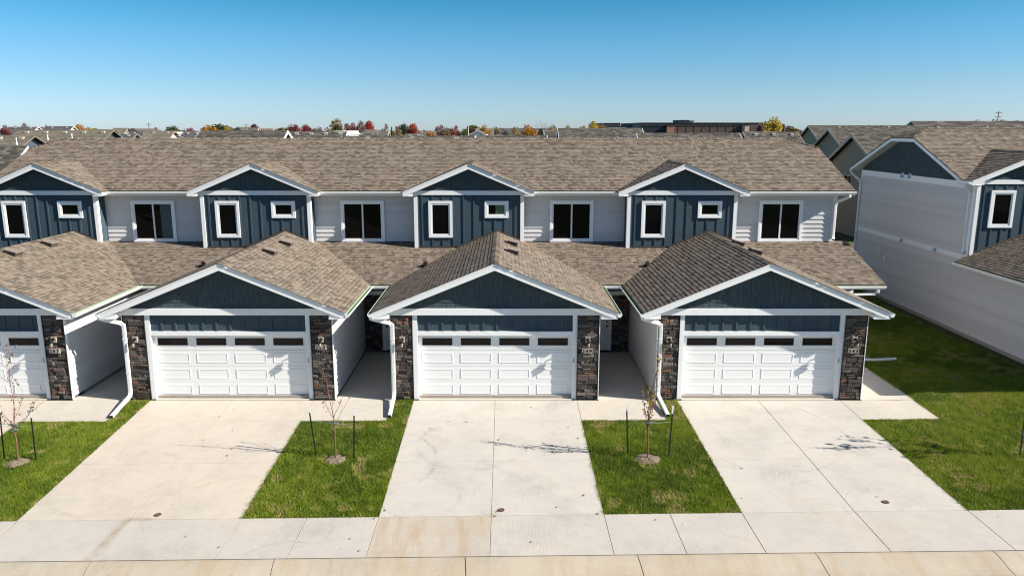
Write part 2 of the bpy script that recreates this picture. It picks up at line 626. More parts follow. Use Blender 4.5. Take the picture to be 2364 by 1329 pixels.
b.faces([(x, y, gz(x, -9) - .125 + dz) for y, dz in ((-9.96, 0), (-13.5, .05), (-18, 0)) for x in (-60, -30, 0, 30, 60)], [(j * 5 + i, j * 5 + i + 1, j * 5 + i + 6, j * 5 + i + 5) for j in range(2) for i in range(4)])
b.build('road', 'asphalt', kind='structure')


# ------------------------------------------------------------------ roof shingles
EXP = .143
SHINGLES = []      # every tab of the near houses: (world distance, local points, tone, roof key)


def shingle(O, U, V, vmax, interval, roof, seed, skip=None, org=(0, 0, 0), stop=None):
    O, U, V = Vector(O), Vector(U).normalized(), Vector(V).normalized()
    N = U.cross(V)
    if N.z < 0:
        N = -N
    rr = random.Random(seed)
    k = 0
    og = Vector(org)
    while k * EXP < vmax - .02:
        v0 = k * EXP
        v1 = min(v0 + EXP * 1.25, vmax)
        iv = interval(v0)
        k += 1
        if not iv or iv[1] - iv[0] < .03:
            continue
        u = iv[0] - rr.random() * .2
        tone = .5
        while u < iv[1]:
            wd = rr.choice((.09, .11, .14, .17, .2, .23))
            a, b = max(u, iv[0]), min(u + wd - .007, iv[1])
            u += wd
            if b - a < .015:
                continue
            tone = rr.choice((.2, .38, .48, .58, .68, .82))
            P = O + U * ((a + b) / 2) + V * ((v0 + v1) / 2)
            if skip and skip(P):
                continue
            h = rr.choice((.011, .013, .016)) + rr.random() * .001
            p = [O + U * a + V * v0 + N * h, O + U * b + V * v0 + N * h, O + U * b + V * v1 + N * .003, O + U * a + V * v1 + N * .003, O + U * a + V * v0, O + U * b + V * v0]
            f = .70
            hb = h + (.003 - h) * f * EXP / (v1 - v0)
            vb = v0 + EXP * f
            if vb < v1 - .01:
                p += [O + U * a + V * vb + N * hb, O + U * b + V * vb + N * hb]
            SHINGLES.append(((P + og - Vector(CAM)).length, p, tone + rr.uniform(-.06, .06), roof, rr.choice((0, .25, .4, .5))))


TABF = [(0, 1, 2, 3), (4, 5, 1, 0), (4, 0, 3), (5, 2, 1)]
TABG = [(0, 1, 7, 6), (4, 5, 1, 0), (4, 0, 3), (5, 2, 1)]


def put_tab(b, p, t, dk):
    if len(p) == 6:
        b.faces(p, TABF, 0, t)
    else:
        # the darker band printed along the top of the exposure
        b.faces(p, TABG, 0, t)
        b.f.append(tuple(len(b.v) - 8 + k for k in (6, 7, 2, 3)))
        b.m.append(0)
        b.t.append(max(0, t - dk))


def flush_shingles(nobj):
    """nearest nobj tabs become parts of their own, the rest one joined part per roof"""
    global SHINGLES
    SHINGLES.sort(key=lambda s_: s_[0])
    rest = {}
    for i, (d, p, t, roof, dk) in enumerate(SHINGLES):
        if i < nobj:
            b = MB()
            put_tab(b, p, t, dk)
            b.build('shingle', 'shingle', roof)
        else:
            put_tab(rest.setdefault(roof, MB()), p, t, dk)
    for roof, b in rest.items():
        b.build('shingles', 'shingle', roof, kind='stuff')
    SHINGLES = []


def caps(b, p0, p1, drop, side, seed):
    """ridge cap shingles from p0 to p1; side = half-width vector (horizontal), drop = fall over it"""
    p0, p1, side = Vector(p0), Vector(p1), Vector(side)
    L = (p1 - p0).length
    d = (p1 - p0) / L
    rr = random.Random(seed)
    n = max(1, int(L / .15))
    dn = Vector((0, 0, -drop))
    for i in range(n):
        a = p0 + d * (L * i / n)
        e = p0 + d * (L * (i + 1.15) / n)
        h0, h1 = Vector((0, 0, .03)), Vector((0, 0, .014))
        t = rr.choice((.15, .4, .6, .85))
        b.faces([a + h0, a + side + dn + h0, e + side + dn + h1, e + h1, a - side + dn + h0, e - side + dn + h1, a, a + side + dn, a - side + dn],
                [(0, 1, 2, 3), (4, 0, 3, 5), (6, 7, 1, 0), (8, 6, 0, 4)], 0, t)


# ------------------------------------------------------------------ townhouse
GE, GH, GS = 2.93, 3.78, .408       # garage eave height, half width to eave, slope
GR = GE + GH * GS                   # ridge
DE, DH, DS = 6.08, 2.55, .42        # dormer
DR = DE + DH * DS
DC = -1.107                         # dormer centre from garage centre
ME, MY, MS = 6.08, 7.05, .394       # main eave height, its Y, slope
MRY = 12.0
MR = ME + (MRY - MY) * MS
LE, LY, LS = 2.93, 4.0, .31         # lower roof over the entries
WD, WL = 6.9, 7.5                   # dormer wall, set-back wall
JIN, JY = 1.08, 1.0                 # clipped gable: run along ridge, run down the slope


def lap(parent, ax, a0, a1, fixed, z0, z1, sgn, clip=None, exp=.178, first=0):
    """lap siding boards: ax 'x' = wall running along x at y=fixed, outward sgn along y (or x)"""
    k = 0
    z = z0
    while z < z1 - .02:
        zt = min(z + exp + .02, z1)
        s0, s1 = a0, a1
        if clip:
            q = clip(z + .02)
            if not q or q[1] - q[0] < .1:
                z += exp
                continue
            s0, s1 = max(a0, q[0]), min(a1, q[1])
        o0, o1 = .038 * sgn, .002 * sgn
        if ax == 'x':
            p = [(s0, fixed, z), (s1, fixed, z), (s1, fixed + o0, z), (s0, fixed + o0, z), (s0, fixed, zt), (s1, fixed, zt), (s1, fixed + o1, zt), (s0, fixed + o1, zt)]
        else:
            p = [(fixed, s0, z), (fixed, s1, z), (fixed + o0, s1, z), (fixed + o0, s0, z), (fixed, s0, zt), (fixed, s1, zt), (fixed + o1, s1, zt), (fixed + o1, s0, zt)]
        b = MB()
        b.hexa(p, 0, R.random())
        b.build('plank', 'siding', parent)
        z += exp
    return


def shakes(ax, fixed, sgn, span, z0, z1, seed, out):
    """staggered shakes filling span(z)->(a,b); returns list of point sets"""
    rr = random.Random(seed)
    z = z0
    row = 0
    while z < z1 - .03:
        q = span(z + .02)
        if not q or q[1] - q[0] < .12:
            break
        u = q[0] - rr.random() * .15
        while u < q[1]:
            wd = rr.choice((.13, .17, .2, .24, .29))
            a, b = max(u, q[0]), min(u + wd - .014, q[1])
            u += wd
            if b - a < .03:
                continue
            drop = rr.choice((0, 0, .02, .035)) if row else 0
            zt = min(z + .235, z1)
            qa, qb = span(zt)if span(zt) else (0, 0), None
            qa = qa if isinstance(qa, tuple) else (0, 0)
            ta, tb = max(a, qa[0]), min(b, qa[1])
            if tb <= ta:
                ta = tb = min(max((a + b) / 2, qa[0]), qa[1])
            h = (.018 + rr.random() * .008) * sgn
            if ax == 'x':
                P = [(a, fixed + h, z - drop), (b, fixed + h, z - drop), (tb, fixed + .002 * sgn, zt), (ta, fixed + .002 * sgn, zt), (a, fixed, z - drop), (b, fixed, z - drop)]
            else:
                P = [(fixed + h, a, z - drop), (fixed + h, b, z - drop), (fixed + .002 * sgn, tb, zt), (fixed + .002 * sgn, ta, zt), (fixed, a, z - drop), (fixed, b, z - drop)]
            out.append((P, rr.random()))
        z += .2
        row += 1


def put_shakes(parent, lst, single):
    if single:
        for P, t in lst:
            b = MB()
            b.faces(P, TABF, 0, t)
            b.build('shake', 'shake', parent)
    else:
        b = MB()
        for P, t in lst:
            b.faces(P, TABF, 0, t)
        b.build('shakes', 'shake', parent, kind='stuff')


def stones(parent, x0, x1, z0, z1, yf, yb, seed, single, sgn=-1, red=.14):
    rr = random.Random(seed)
    z = z0
    allb = MB()
    while z < z1 - .02:
        hh = min(rr.choice((.062, .075, .09, .105, .13)), z1 - z)
        if z1 - z - hh < .045:
            hh = z1 - z
        x = x0
        while x < x1 - .01:
            wd = rr.choice((.11, .16, .22, .28, .36))
            if x1 - x - wd < .09:
                wd = x1 - x
            g = .006
            yy = yf + rr.uniform(-.018, .028)
            t = rr.uniform(.72, 1) if rr.random() < red else rr.random() ** .9 * .72
            cells = [(z, z + hh)]
            if hh > .1 and rr.random() < .35:
                cells = [(z, z + hh * .5), (z + hh * .5, z + hh)]
            for (za, zb) in cells:
                a, b_, c, d = x + g, x + wd - g, za + g, zb - g
                j = [rr.uniform(0, .010) for _ in range(8)]
                b = allb if not single else MB()
                f_ = yy + rr.uniform(-.008, .008)
                i_ = .012
                base = [(a, yb, c), (b_, yb, c), (b_, yb, d), (a, yb, d)]
                mid = [(a, f_ + .014, c), (b_, f_ + .014, c), (b_, f_ + .014, d), (a, f_ + .014, d)]
                top = [(a + i_ + j[0], f_ + j[4], c + i_ * .7 + j[1] * .5), (b_ - i_ - j[1], f_ + j[5], c + i_ * .7 + j[2] * .5), (b_ - i_ - j[2], f_ + j[6], d - i_ * .7 - j[3] * .5), (a + i_ + j[3], f_ + j[7], d - i_ * .7 - j[0] * .5)]
                P = base + mid + top
                fs = [(k, (k + 1) % 4, 4 + (k + 1) % 4, 4 + k) for k in range(4)] + [(4 + k, 4 + (k + 1) % 4, 8 + (k + 1) % 4, 8 + k) for k in range(4)] + [(8, 9, 10, 11)]
                b.faces(P, fs, 0, min(1, max(0, t + rr.uniform(-.05, .05))))
                if single:
                    b.build('stone', 'stone', parent)
            x += wd
        z += hh
    if not single:
        allb.build('stones', 'stone', parent, kind='stuff')


def window(root, x0, x1, z0, z1, y, kind, tw=.1):
    """trimmed window in a wall facing -y at y; x0..z1 are the outer trim edges"""
    o = MB()
    for (a, b_, c, d) in ((x0, x1, z1 - tw, z1), (x0, x1, z0, z0 + tw * .9), (x0, x0 + tw, z0 + tw * .9, z1 - tw), (x1 - tw, x1, z0 + tw * .9, z1 - tw)):
        o.box(a, b_, y - .045, y + .03, c, d)
    wnd = o.build('window', 'white', root)
    a, b_, c, d = x0 + tw + .002, x1 - tw - .002, z0 + tw * .9 + .002, z1 - tw - .002
    fr = .055
    f = MB()
    for (p, q, r_, s_) in ((a, b_, d - fr, d), (a, b_, c, c + fr), (a, a + fr, c + fr, d - fr), (b_ - fr, b_, c + fr, d - fr)):
        f.box(p, q, y - .028, y + .03, r_, s_)
    if kind in ('slider', 'curtain'):
        mx = (a + b_) / 2
        f.box(mx - .03, mx + .03, y - .022, y + .03, c + fr, d - fr)
    f.build('frame', 'gutter', wnd)
    def pane(p, q, mt='glass', yy=.008):
        g = MB()
        g.box(p, q, y - yy, y + .02, c + fr, d - fr)
        g.build('pane', mt, wnd)
    if kind == 'slider':
        pane(a + fr, mx - .03)
        pane(mx + .03, b_ - fr, yy=.003)
    elif kind == 'curtain':
        pane(a + fr, mx - .03)
        pane(mx + .03, mx + .28, yy=.003)
        pane(mx + .281, b_ - fr, 'glass_teal', yy=.003)
    elif kind == 'blind':
        mx = a + fr + (b_ - a - 2 * fr) * .44
        pane(a + fr, mx)
        for i in range(5):
            h = (d - c - 2 * fr) / 5
            g = MB()
            zc = c + fr + h * i
            g.hexa([(mx, y - .012, zc), (b_ - fr, y - .012, zc), (b_ - fr, y + .02, zc), (mx, y + .02, zc), (mx, y - .003, zc + h), (b_ - fr, y - .003, zc + h), (b_ - fr, y + .02, zc + h), (mx, y + .02, zc + h)])
            g.build('slat', 'blind', wnd)
    else:
        pane(a + fr, b_ - fr)
    return wnd


def garage_door(root, c):
    y = .20
    x0, x1, z0, z1 = c - 2.44, c + 2.44, .02, 2.10
    b = MB()
    hs = (z1 - z0) / 4
    for k in range(4):
        za, zb = z0 + hs * k + .004, z0 + hs * (k + 1) - .004
        if k < 3:
            b.box(x0, x1, y, y + .05, za, zb)
        else:
            # top section is a frame around the four lights
            b.box(x0, x1, y, y + .05, za, za + .13)
            b.box(x0, x1, y, y + .05, zb - .09, zb)
            e = [x0]
            for i in range(4):
                cx = x0 + .61 + 1.22 * i
                e += [cx - .5, cx + .5]
            e.append(x1)
            for i in range(0, 10, 2):
                b.box(e[i], e[i + 1], y, y + .05, za + .13, zb - .09)
    b.box(x0, x1, y + .01, y + .04, z0, z1 - .53)
    d = b.build('garage_door', 'door_white', root)
    s = MB()
    s.box(x0, x1, y + .004, y + .046, .0, z0 + .003)
    s.build('bottom_seal', 'flash', d)
    for k in range(3):
        zc = z0 + hs * (k + .5)
        for i in range(4):
            cx = x0 + .61 + 1.22 * i
            hw, hh = .50, .165
            q = MB()
            # moulded panel: groove ring then raised field
            rings = [(hw, hh, .0005), (hw - .004, hh - .004, -.002), (hw - .016, hh - .016, -.010), (hw - .028, hh - .028, -.010), (hw - .042, hh - .042, -.002)]
            pts = []
            for (a_, h_, dy) in rings:
                pts += [(cx - a_, y - .001 + dy, zc - h_), (cx + a_, y - .001 + dy, zc - h_), (cx + a_, y - .001 + dy, zc + h_), (cx - a_, y - .001 + dy, zc + h_)]
            fs = []
            for r_ in range(4):
                fs += [(4 * r_ + j, 4 * r_ + (j + 1) % 4, 4 * r_ + 4 + (j + 1) % 4, 4 * r_ + 4 + j) for j in range(4)]
            fs.append((16, 17, 18, 19))
            q.faces(pts, fs)
            q.build('door_panel', 'door_white', d)
    for i in range(4):
        cx = x0 + .61 + 1.22 * i
        q = MB()
        q.box(cx - .5, cx + .5, y + .02, y + .04, z0 + 3 * hs + .12, z1 - .08)
        q.build('window_pane', 'glass_brown', d)
        q = MB()
        za, zb = z0 + 3 * hs + .134, z1 - .094
        for (a, b2, c2, d2) in ((cx - .5, cx + .5, zb - .022, zb), (cx - .5, cx + .5, za, za + .022), (cx - .5, cx - .478, za + .022, zb - .022), (cx + .478, cx + .5, za + .022, zb - .022)):
            q.box(a, b2, y - .012, y + .03, c2, d2)
        q.build('window_frame', 'door_white', d)
    # side channel keypad
    k = MB()
    k.box(c + 2.465, c + 2.50, .02, .045, 1.22, 1.36)
    k.build('keypad', 'strap', d)
    return d


def lantern(root, x, y, z):
    b = MB()
    b.box(x - .078, x + .078, y - .035, y + .05, z - .075, z + .105)
    o = b.build('wall_lantern', 'plate', root)
    b = MB()
    b.tube([(x, y - .03, z + .03), (x, y - .07, z + .03)], .05, 10)
    b.tube([(x, y - .06, z + .03), (x, y - .13, z + .06), (x, y - .17, z + .05), (x, y - .18, z - .01)], .017, 6)
    b.tube([(x, y - .18, z + .0), (x, y - .18, z - .06)], .055, 10, r1=.06)
    b.build('arm', 'black', o)
    b = MB()
    b.tube([(x, y - .18, z - .06), (x, y - .18, z - .12), (x, y - .18, z - .19)], .045, 10, r1=.05)
    b.build('glass_shade', 'jar', o, smooth=True)


def number_plate(root, s, x, y, z):
    o = MB()
    hw, hh = .0535, .072
    n = len(s)
    for i in range(n):
        cx = x + (i - (n - 1) / 2) * .112
        o.box(cx - hw, cx + hw, y - .03, y + .04, z - hh, z + hh)
    pl = o.build('house_number', 'tile', root, label='number tiles reading ' + s)
    for i, ch in enumerate(s):
        cx = x + (i - (n - 1) / 2) * .112
        cu = bpy.data.curves.new('numeral', 'FONT')
        cu.body = ch
        cu.size = .165
        cu.align_x = 'CENTER'
        cu.align_y = 'CENTER'
        cu.extrude = .004
        cu.offset = .002
        t = bpy.data.objects.new('numeral', cu)
        me = bpy.data.meshes.new_from_object(t)
        bpy.data.objects.remove(t)
        bpy.data.curves.remove(cu)
        me.materials.clear()
        me.materials.append(M['black'])
        k = link('numeral', me, pl)
        k.location = (cx, y - .033, z)
        k.rotation_euler = (math.pi / 2, 0, 0)


def gutter(root, p0, p1, out, name='gutter'):
    """open trough from p0 to p1 (top back edge), out = unit vector away from the roof"""
    p0, p1, out = Vector(p0), Vector(p1), Vector(out)
    up = Vector((0, 0, 1))
    d = (p1 - p0).normalized()
    prof = [(.0, 0), (.0, -.10), (.07, -.10), (.105, -.045), (.105, .0), (.118, .0), (.118, -.05), (.078, -.113), (-.012, -.113), (-.012, 0)]
    b = MB()
    n = len(prof)
    pts = [p0 + out * a + up * z for a, z in prof] + [p1 + out * a + up * z for a, z in prof]
    for i in range(n):
        j = (i + 1) % n
        b.faces([pts[i], pts[j], pts[n + j], pts[n + i]], [(0, 1, 2, 3)], 1 if i in (0, 1, 2, 3) else 0)
    for e, q in ((0, p0), (1, p1)):
        o2 = d * (-.003 if e == 0 else .003)
        b.face([q + out * a + up * z + o2 for a, z in ((-.012, 0), (-.012, -.113), (.078, -.113), (.118, -.05), (.118, 0))])
    return b.build(name, ['gutter', 'gutter_in'], root)


def townhouse(root, centers, numbers, xl, xr, org, near, ends=(True, True)):
    og = Vector(org)
    # --- wall cores
    for c in centers:
        b = MB()
        # garage body: the side walls, back part, header; opening left for the door
        b.box(c - 3.27, c - 2.445, .09, .7, 0, 2.78)
        b.box(c + 2.445, c + 3.27, .09, .7, 0, 2.78)
        b.box(c - 2.445, c + 2.445, .10, .7, 2.105, 2.78)
        b.box(c - 3.25, c + 3.25, .70, WD - .02, 0, 2.78)
        b.prism([(c - 3.25, 2.78), (c + 3.25, 2.78), (c + 3.2, 2.90), (c, GR - .16), (c - 3.2, 2.90)], 'y', .05, WD - .02)
        b.build('garage_wall', 'navy', root)
    b = MB()
    b.box(xl + .02, xr - .02, 5.42, WD + .05, 0, 2.85)
    b.build('entry_wall', 'navy', root)
    b = MB()
    b.box(xl + .02, xr - .02, WL, 16.5, 0, ME - .02)
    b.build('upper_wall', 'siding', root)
    for c in centers:
        b = MB()
        dc = c + DC
        b.box(dc - 2.15, dc + 2.15, WD, WL + .02, 2.9, DE - .02)
        b.prism([(dc - 2.15, DE - .02), (dc + 2.15, DE - .02), (dc, DR - .18)], 'y', WD, MRY - 2)
        b.build('dormer_wall', 'navy', root)

    # --- roofs: main
    ex0, ex1 = xl - .48, xr + .48
    mr = MB()
    top = .0
    for sgn, ye, yr in ((1, MY, MRY), (-1, 2 * MRY - MY, MRY)):
        ya = MRY - JY if sgn > 0 else MRY + JY
        za = MR - JY * MS
        poly = [(ex0, ye, ME), (ex1, ye, ME), (ex1, ya, za), (ex1 - JIN, MRY, MR), (ex0 + JIN, MRY, MR), (ex0, ya, za)]
        n = len(poly)
        lo = [(x, y, z - .06) for x, y, z in poly]
        mr.faces(poly + lo, [tuple(range(n)), tuple(range(2 * n - 1, n - 1, -1))] + [(i, (i + 1) % n, n + (i + 1) % n, n + i) for i in range(n)], 0, .35)
    for xe, xi in ((ex0, ex0 + JIN), (ex1, ex1 - JIN)):
        za = MR - JY * MS
        mr.faces([(xe, MRY - JY, za), (xe, MRY + JY, za), (xi, MRY, MR), (xe, MRY - JY, za - .06), (xe, MRY + JY, za - .06)], [(0, 1, 2), (0, 1, 4, 3)], 0, .35)
    main = mr.build('main_roof', 'shingle', root)
    b = MB()
    caps(b, (ex0 + JIN, MRY, MR), (ex1 - JIN, MRY, MR), .05, (0, .13, 0), 5)
    for xe, xi in ((ex0, ex0 + JIN), (ex1, ex1 - JIN)):
        za = MR - JY * MS
        for sy in (-1, 1):
            caps(b, (xe, MRY + sy * JY, za), (xi, MRY, MR), .03, (.1 * (1 if xi > xe else -1) * -1 * 0 + .07, .1, 0), 6)
    b.build('ridge_caps', 'shingle', main, kind='stuff')
    L = math.hypot(1, MS)

    def inm(P):
        for c in centers:
            if abs(P.x - c - DC) < DH and P.z < DR - DS * abs(P.x - c - DC) - .015:
                return True
        return False

    def ivm(v):
        y = MY + v / L
        k = max(0, (y - (MRY - JY)) / JY) * JIN
        return (-.02 + k, ex1 - ex0 + .02 - k)
    shingle((ex0, MY - .02, ME - .008), (1, 0, 0), (0, 1, MS), (MRY - MY) * L, ivm, main, 11, inm, org)
    hl = math.hypot(JIN, JY * MS)
    for xe, dx in ((ex0, 1), (ex1, -1)):
        shingle((xe - dx * .02, MRY - JY, MR - JY * MS), (0, 1, 0), (dx * JIN, 0, JY * MS), hl, lambda v: (JY * v / hl, 2 * JY - JY * v / hl), main, 12, None, org)

    # --- clipped-gable ends: shakes, frieze, rakes, soffit
    for xw, sg, on in ((xl, -1, ends[0]), (xr, 1, ends[1])):
        xe = ex0 if sg < 0 else ex1
        za = MR - JY * MS
        b = MB()
        y0, y1 = MY, 2 * MRY - MY
        outline = [(y0, ME), (MRY - JY, za), (MRY + JY, za), (y1, ME)]
        inner = [(y0, ME - .20), (MRY - JY + .0, za - .20), (MRY + JY, za - .20), (y1, ME - .20)]
        t0, t1 = xe - sg * .035, xe - sg * .005
        for i in range(3):
            p, q, r_, s_ = outline[i], outline[i + 1], inner[i + 1], inner[i]
            b.hexa([(t0, s_[0], s_[1]), (t0, r_[0], r_[1]), (t1, r_[0], r_[1]), (t1, s_[0], s_[1]), (t0, p[0], p[1] - .012), (t0, q[0], q[1] - .012), (t1, q[0], q[1] - .012), (t1, p[0], p[1] - .012)])
        b.build('rake_board', 'white', root)
        b = MB()
        for i in range(3):
            p, q = outline[i], outline[i + 1]
            b.face([(xw, p[0], p[1] - .17), (xw, q[0], q[1] - .17), (t0, q[0], q[1] - .17), (t0, p[0], p[1] - .17)])
        b.face([(xw, y0, ME - .195), (t0, y0, ME - .195), (t0, y0 + .45, ME - .195), (xw, y0 + .45, ME - .195)])
        b.build('soffit', 'soffit', root)
        b = MB()
        g = .14
        b.prism([(WL, ME - .02), (MRY - JY, za - g), (MRY + JY, za - g), (16.5, ME - .02)], 'x', xw - sg * .3, xw)
        b.build('gable_wall', 'navy', root)
        if on:
            out = []
            zf = 5.97

            def span(z):
                if z > za - g:
                    return None
                k = max(0, (z - ME + .02) / (za - g - ME + .02))
                return (WL + (MRY - JY - WL) * k, 16.5 - (16.5 - MRY - JY) * k)
            shakes('y', xw, sg, span, zf, za - g, 77, out)
            put_shakes(root, out, False)
            b = MB()
            b.box(min(xw, xw + sg * .035), max(xw, xw + sg * .035), WL - .02, 16.52, 5.72, 5.97)
            b.box(min(xw, xw + sg * .03), max(xw, xw + sg * .03), WD + .1 if sg < 0 else WL, 16.51, 2.93, 3.14)
            b.box(min(xw, xw + sg * .034), max(xw, xw + sg * .034), 16.44, 16.53, .15, 5.715)
            b.build('trim_band', 'white', root)
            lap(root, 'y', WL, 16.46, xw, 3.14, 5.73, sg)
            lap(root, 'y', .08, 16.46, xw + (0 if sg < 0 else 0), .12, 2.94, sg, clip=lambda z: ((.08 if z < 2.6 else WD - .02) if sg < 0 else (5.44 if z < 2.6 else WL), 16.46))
            b = MB()
            b.box(xw - .01 if sg < 0 else xw - .3, xw + .3 if sg < 0 else xw + .01, .2 if sg < 0 else 5.45, 16.48, -.5, .118)
            b.build('foundation', 'foundation', root)

    # --- lower roof over the entries
    Y1 = WL
    b = MB()
    zt = LE + (Y1 - LY) * LS
    lx0 = centers[0] + .3
    poly = [(lx0, LY, LE), (xr + .5, LY, LE), (xr + .5, Y1, zt), (lx0, Y1, zt)]
    lo = [(x, y, z - .05) for x, y, z in poly]
    b.faces(poly + lo, [(0, 1, 2, 3), (7, 6, 5, 4), (0, 1, 5, 4), (1, 2, 6, 5), (2, 3, 7, 6), (3, 0, 4, 7)], 0, .35)
    low = b.build('lower_roof', 'shingle', root)

    def inl(P):
        for c in centers:
            if abs(P.x - c) < GH and P.z < GR - GS * abs(P.x - c) - .015:
                return True
            if abs(P.x - c - DC) < 2.16 and P.y > WD:
                return True
        return False
    LL = math.hypot(1, LS)
    shingle((lx0, LY - .02, LE - .006), (1, 0, 0), (0, 1, LS), (Y1 - LY) * LL, lambda v: (0, xr + .52 - lx0), low, 21, inl, org)

    # --- set-back walls: siding, windows, frieze; dormers
    for i, c in enumerate(centers):
        dc = c + DC
        # set-back bay right of each dormer
        a0, a1 = dc + 2.16, (centers[i + 1] + DC - 2.16 if i + 1 < len(centers) else xr)
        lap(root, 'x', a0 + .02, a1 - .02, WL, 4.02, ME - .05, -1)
        b = MB()
        b.box(a0 + .02, a1 - .02, WL - .03, WL, 3.93, 4.02)
        b.build('skirt_trim', 'white', root)
        window(root, c + 2.11, c + 3.85, 4.0, 5.65, WL - .058, 'curtain' if near and i == 0 else 'slider', .085)
        # dormer front
        for x in (dc - 2.163, dc + 2.163):
            b = MB()
            s = 1 if x > dc else -1
            b.box(min(x, x - s * .14), max(x, x - s * .14), WD - .035, WD - .002, 3.5 if i else 2.95, 5.92)
            b.box(min(x + s * .004, x - s * .03), max(x + s * .004, x - s * .03), WD - .002, WD + .12, 3.5, 5.92)
            b.build('corner_board', 'white', root)
        b = MB()
        b.box(dc - 2.17, dc + 2.17, WD - .04, WD + .0, 5.92, 6.085)
        b.build('frieze_board', 'white', root)
        # battens
        k = 0
        x = dc - 2.16 + .32
        zlo = 3.5 if i else 2.95
        while x < dc + 2.1:
            segs = [(zlo, 5.92)]
            for (wx0, wx1, wz0, wz1) in ((c - 2.70, c - 1.76, 4.245, 5.685), (c - .49, c + .45, 5.02, 5.685)):
                if wx0 - .02 < x < wx1 + .02:
                    segs = [(zlo, wz0 + .01), (wz1 - .01, 5.92)]
            for (za, zb) in segs:
                b = MB()
                b.box(x - .03, x + .03, WD - .024, WD, za, zb)
                b.build('batten', 'navy', root)
            x += .407
        window(root, c - 2.70, c - 1.76, 4.245, 5.685, WD - .01, 'single', .1)
        window(root, c - .49, c + .45, 5.02, 5.685, WD - .01, 'blind' if (near and abs(c) < .1) else 'single', .1)
        out = []
        shakes('x', WD, -1, lambda z: ((dc - 2.1 + (z - 6.08) / DS, dc + 2.1 - (z - 6.08) / DS) if z < DR - .2 else None), 6.08, DR - .2, int(c * 10) + 3, out)
        put_shakes(root, out, False)
        # dormer roof
        b = MB()
        yb = MY + (DR - ME) / MS
        yf = 6.60
        for s in (-1, 1):
            P = [(dc + s * DH, yf, DE), (dc, yf, DR), (dc, yb, DR), (dc + s * DH, MY + .02, DE)]
            b.faces(P + [(x, y, z - .05) for x, y, z in P], [(0, 1, 2, 3), (7, 6, 5, 4), (0, 1, 5, 4), (3, 0, 4, 7)], 0, .35)
        # short eave returns left and right
        dr = b.build('dormer_roof', 'shingle', root)
        DLn = math.hypot(1, DS)
        for s in (-1, 1):
            shingle((dc + s * (DH + .02), yf - .035, DE - .008), (0, 1, 0), (-s, 0, DS), DH * DLn, lambda v: (0, MY + max(0, (v / DLn * DS)) / MS - yf + .09), dr, int(c) * 3 + s + 31, None, org)
        cb = MB()
        caps(cb, (dc, yf - .03, DR), (dc, yb, DR), .05, (.12, 0, 0), 9)
        cb.build('ridge_caps', 'shingle', dr, kind='stuff')
        rake(root, dc, DH, DE, DS, yf, WD, .19, 2.17, 5.915)

    # --- garages
    for i, c in enumerate(centers):
        fg = near
        b = MB()
        yf = -.35
        for s in (-1, 1):
            zz = lambda x: GR - GS * abs(x - c)
            P = [(c + s * GH, yf, GE), (c, yf, GR), (c, WD, GR), (c + s * 1.0, WL if s > 0 else WD, GR - GS), (c + s * GH, (LY + .05) if (s > 0 or i > 0) else WD, GE)]
            n = len(P)
            b.faces(P + [(x, y, z - .05) for x, y, z in P], [tuple(range(n)), tuple(range(2 * n - 1, n - 1, -1)), (0, 1, n + 1, n), (n - 1, 0, n, 2 * n - 1)], 0, .35)
        gr = b.build('garage_roof', 'shingle', root)
        GL = math.hypot(1, GS)

        def ivg(v, s=1):
            z = GE + v / GL * GS
            dxx = GH - v / GL
            lim = WD if (s < 0 or dxx < 1.06) else WL
            if s < 0 and i == 0:
                return (0, WD - yf + .04)
            return (0, min(LY + (z - LE) / LS, lim) - yf + .04)
        shingle((c - GH - .02, yf - .035, GE - .008), (0, 1, 0), (1, 0, GS), GH * GL, lambda v: ivg(v, -1), gr, i * 2 + 51, None, org)
        shingle((c + GH + .02, yf - .035, GE - .008), (0, 1, 0), (-1, 0, GS), GH * GL, lambda v: ivg(v, 1), gr, i * 2 + 52, None, org)
        cb = MB()
        caps(cb, (c, yf - .03, GR), (c, WD, GR), .055, (.13, 0, 0), i)
        cb.build('ridge_caps', 'shingle', gr, kind='stuff')
        # step flashing against the dormer wall
        b = MB()
        lf_ = 1.7 if i else 3.2
        b.prism([(c - lf_, GR - GS * lf_), (c, GR), (c + 1.05, GR - GS * 1.05), (c + 1.05, GR - GS * 1.05 + .09), (c, GR + .09), (c - lf_, GR - GS * lf_ + .09)], 'y', WD - .03, WD - .026)
        if i:
            b.box(c + DC - 2.02, c - 1.6, WD - .03, WD - .026, LE + (WD - LY) * LS, LE + (WD - LY) * LS + .07)
        b.build('flashing', 'vent', root)
        rake(root, c, GH, GE, GS, yf, .05, .20, 3.27, 2.75)
        # roof box vents on the right slope
        for (vx, vy) in ((.42, 5.0), (.42, 3.0)) if c > -16 else ((.28, 4.5), (.28, 2.4)):
            zz = GR - GS * vx
            b = MB()
            h = .13
            a_, b_ = vx - .02, vx + .32
            hi = lambda x: GR - GS * x + .012
            b.hexa([(c + a_, vy - .2, hi(a_)), (c + b_, vy - .2, hi(b_)), (c + b_, vy + .2, hi(b_)), (c + a_, vy + .2, hi(a_)),
                    (c + a_ + .02, vy - .18, hi(a_) + h * .75), (c + b_ + .05, vy - .22, hi(b_) + h), (c + b_ + .05, vy + .22, hi(b_) + h), (c + a_ + .02, vy + .18, hi(a_) + h * .75)])
            v = b.build('roof_vent', 'vent', root)
            b = MB()
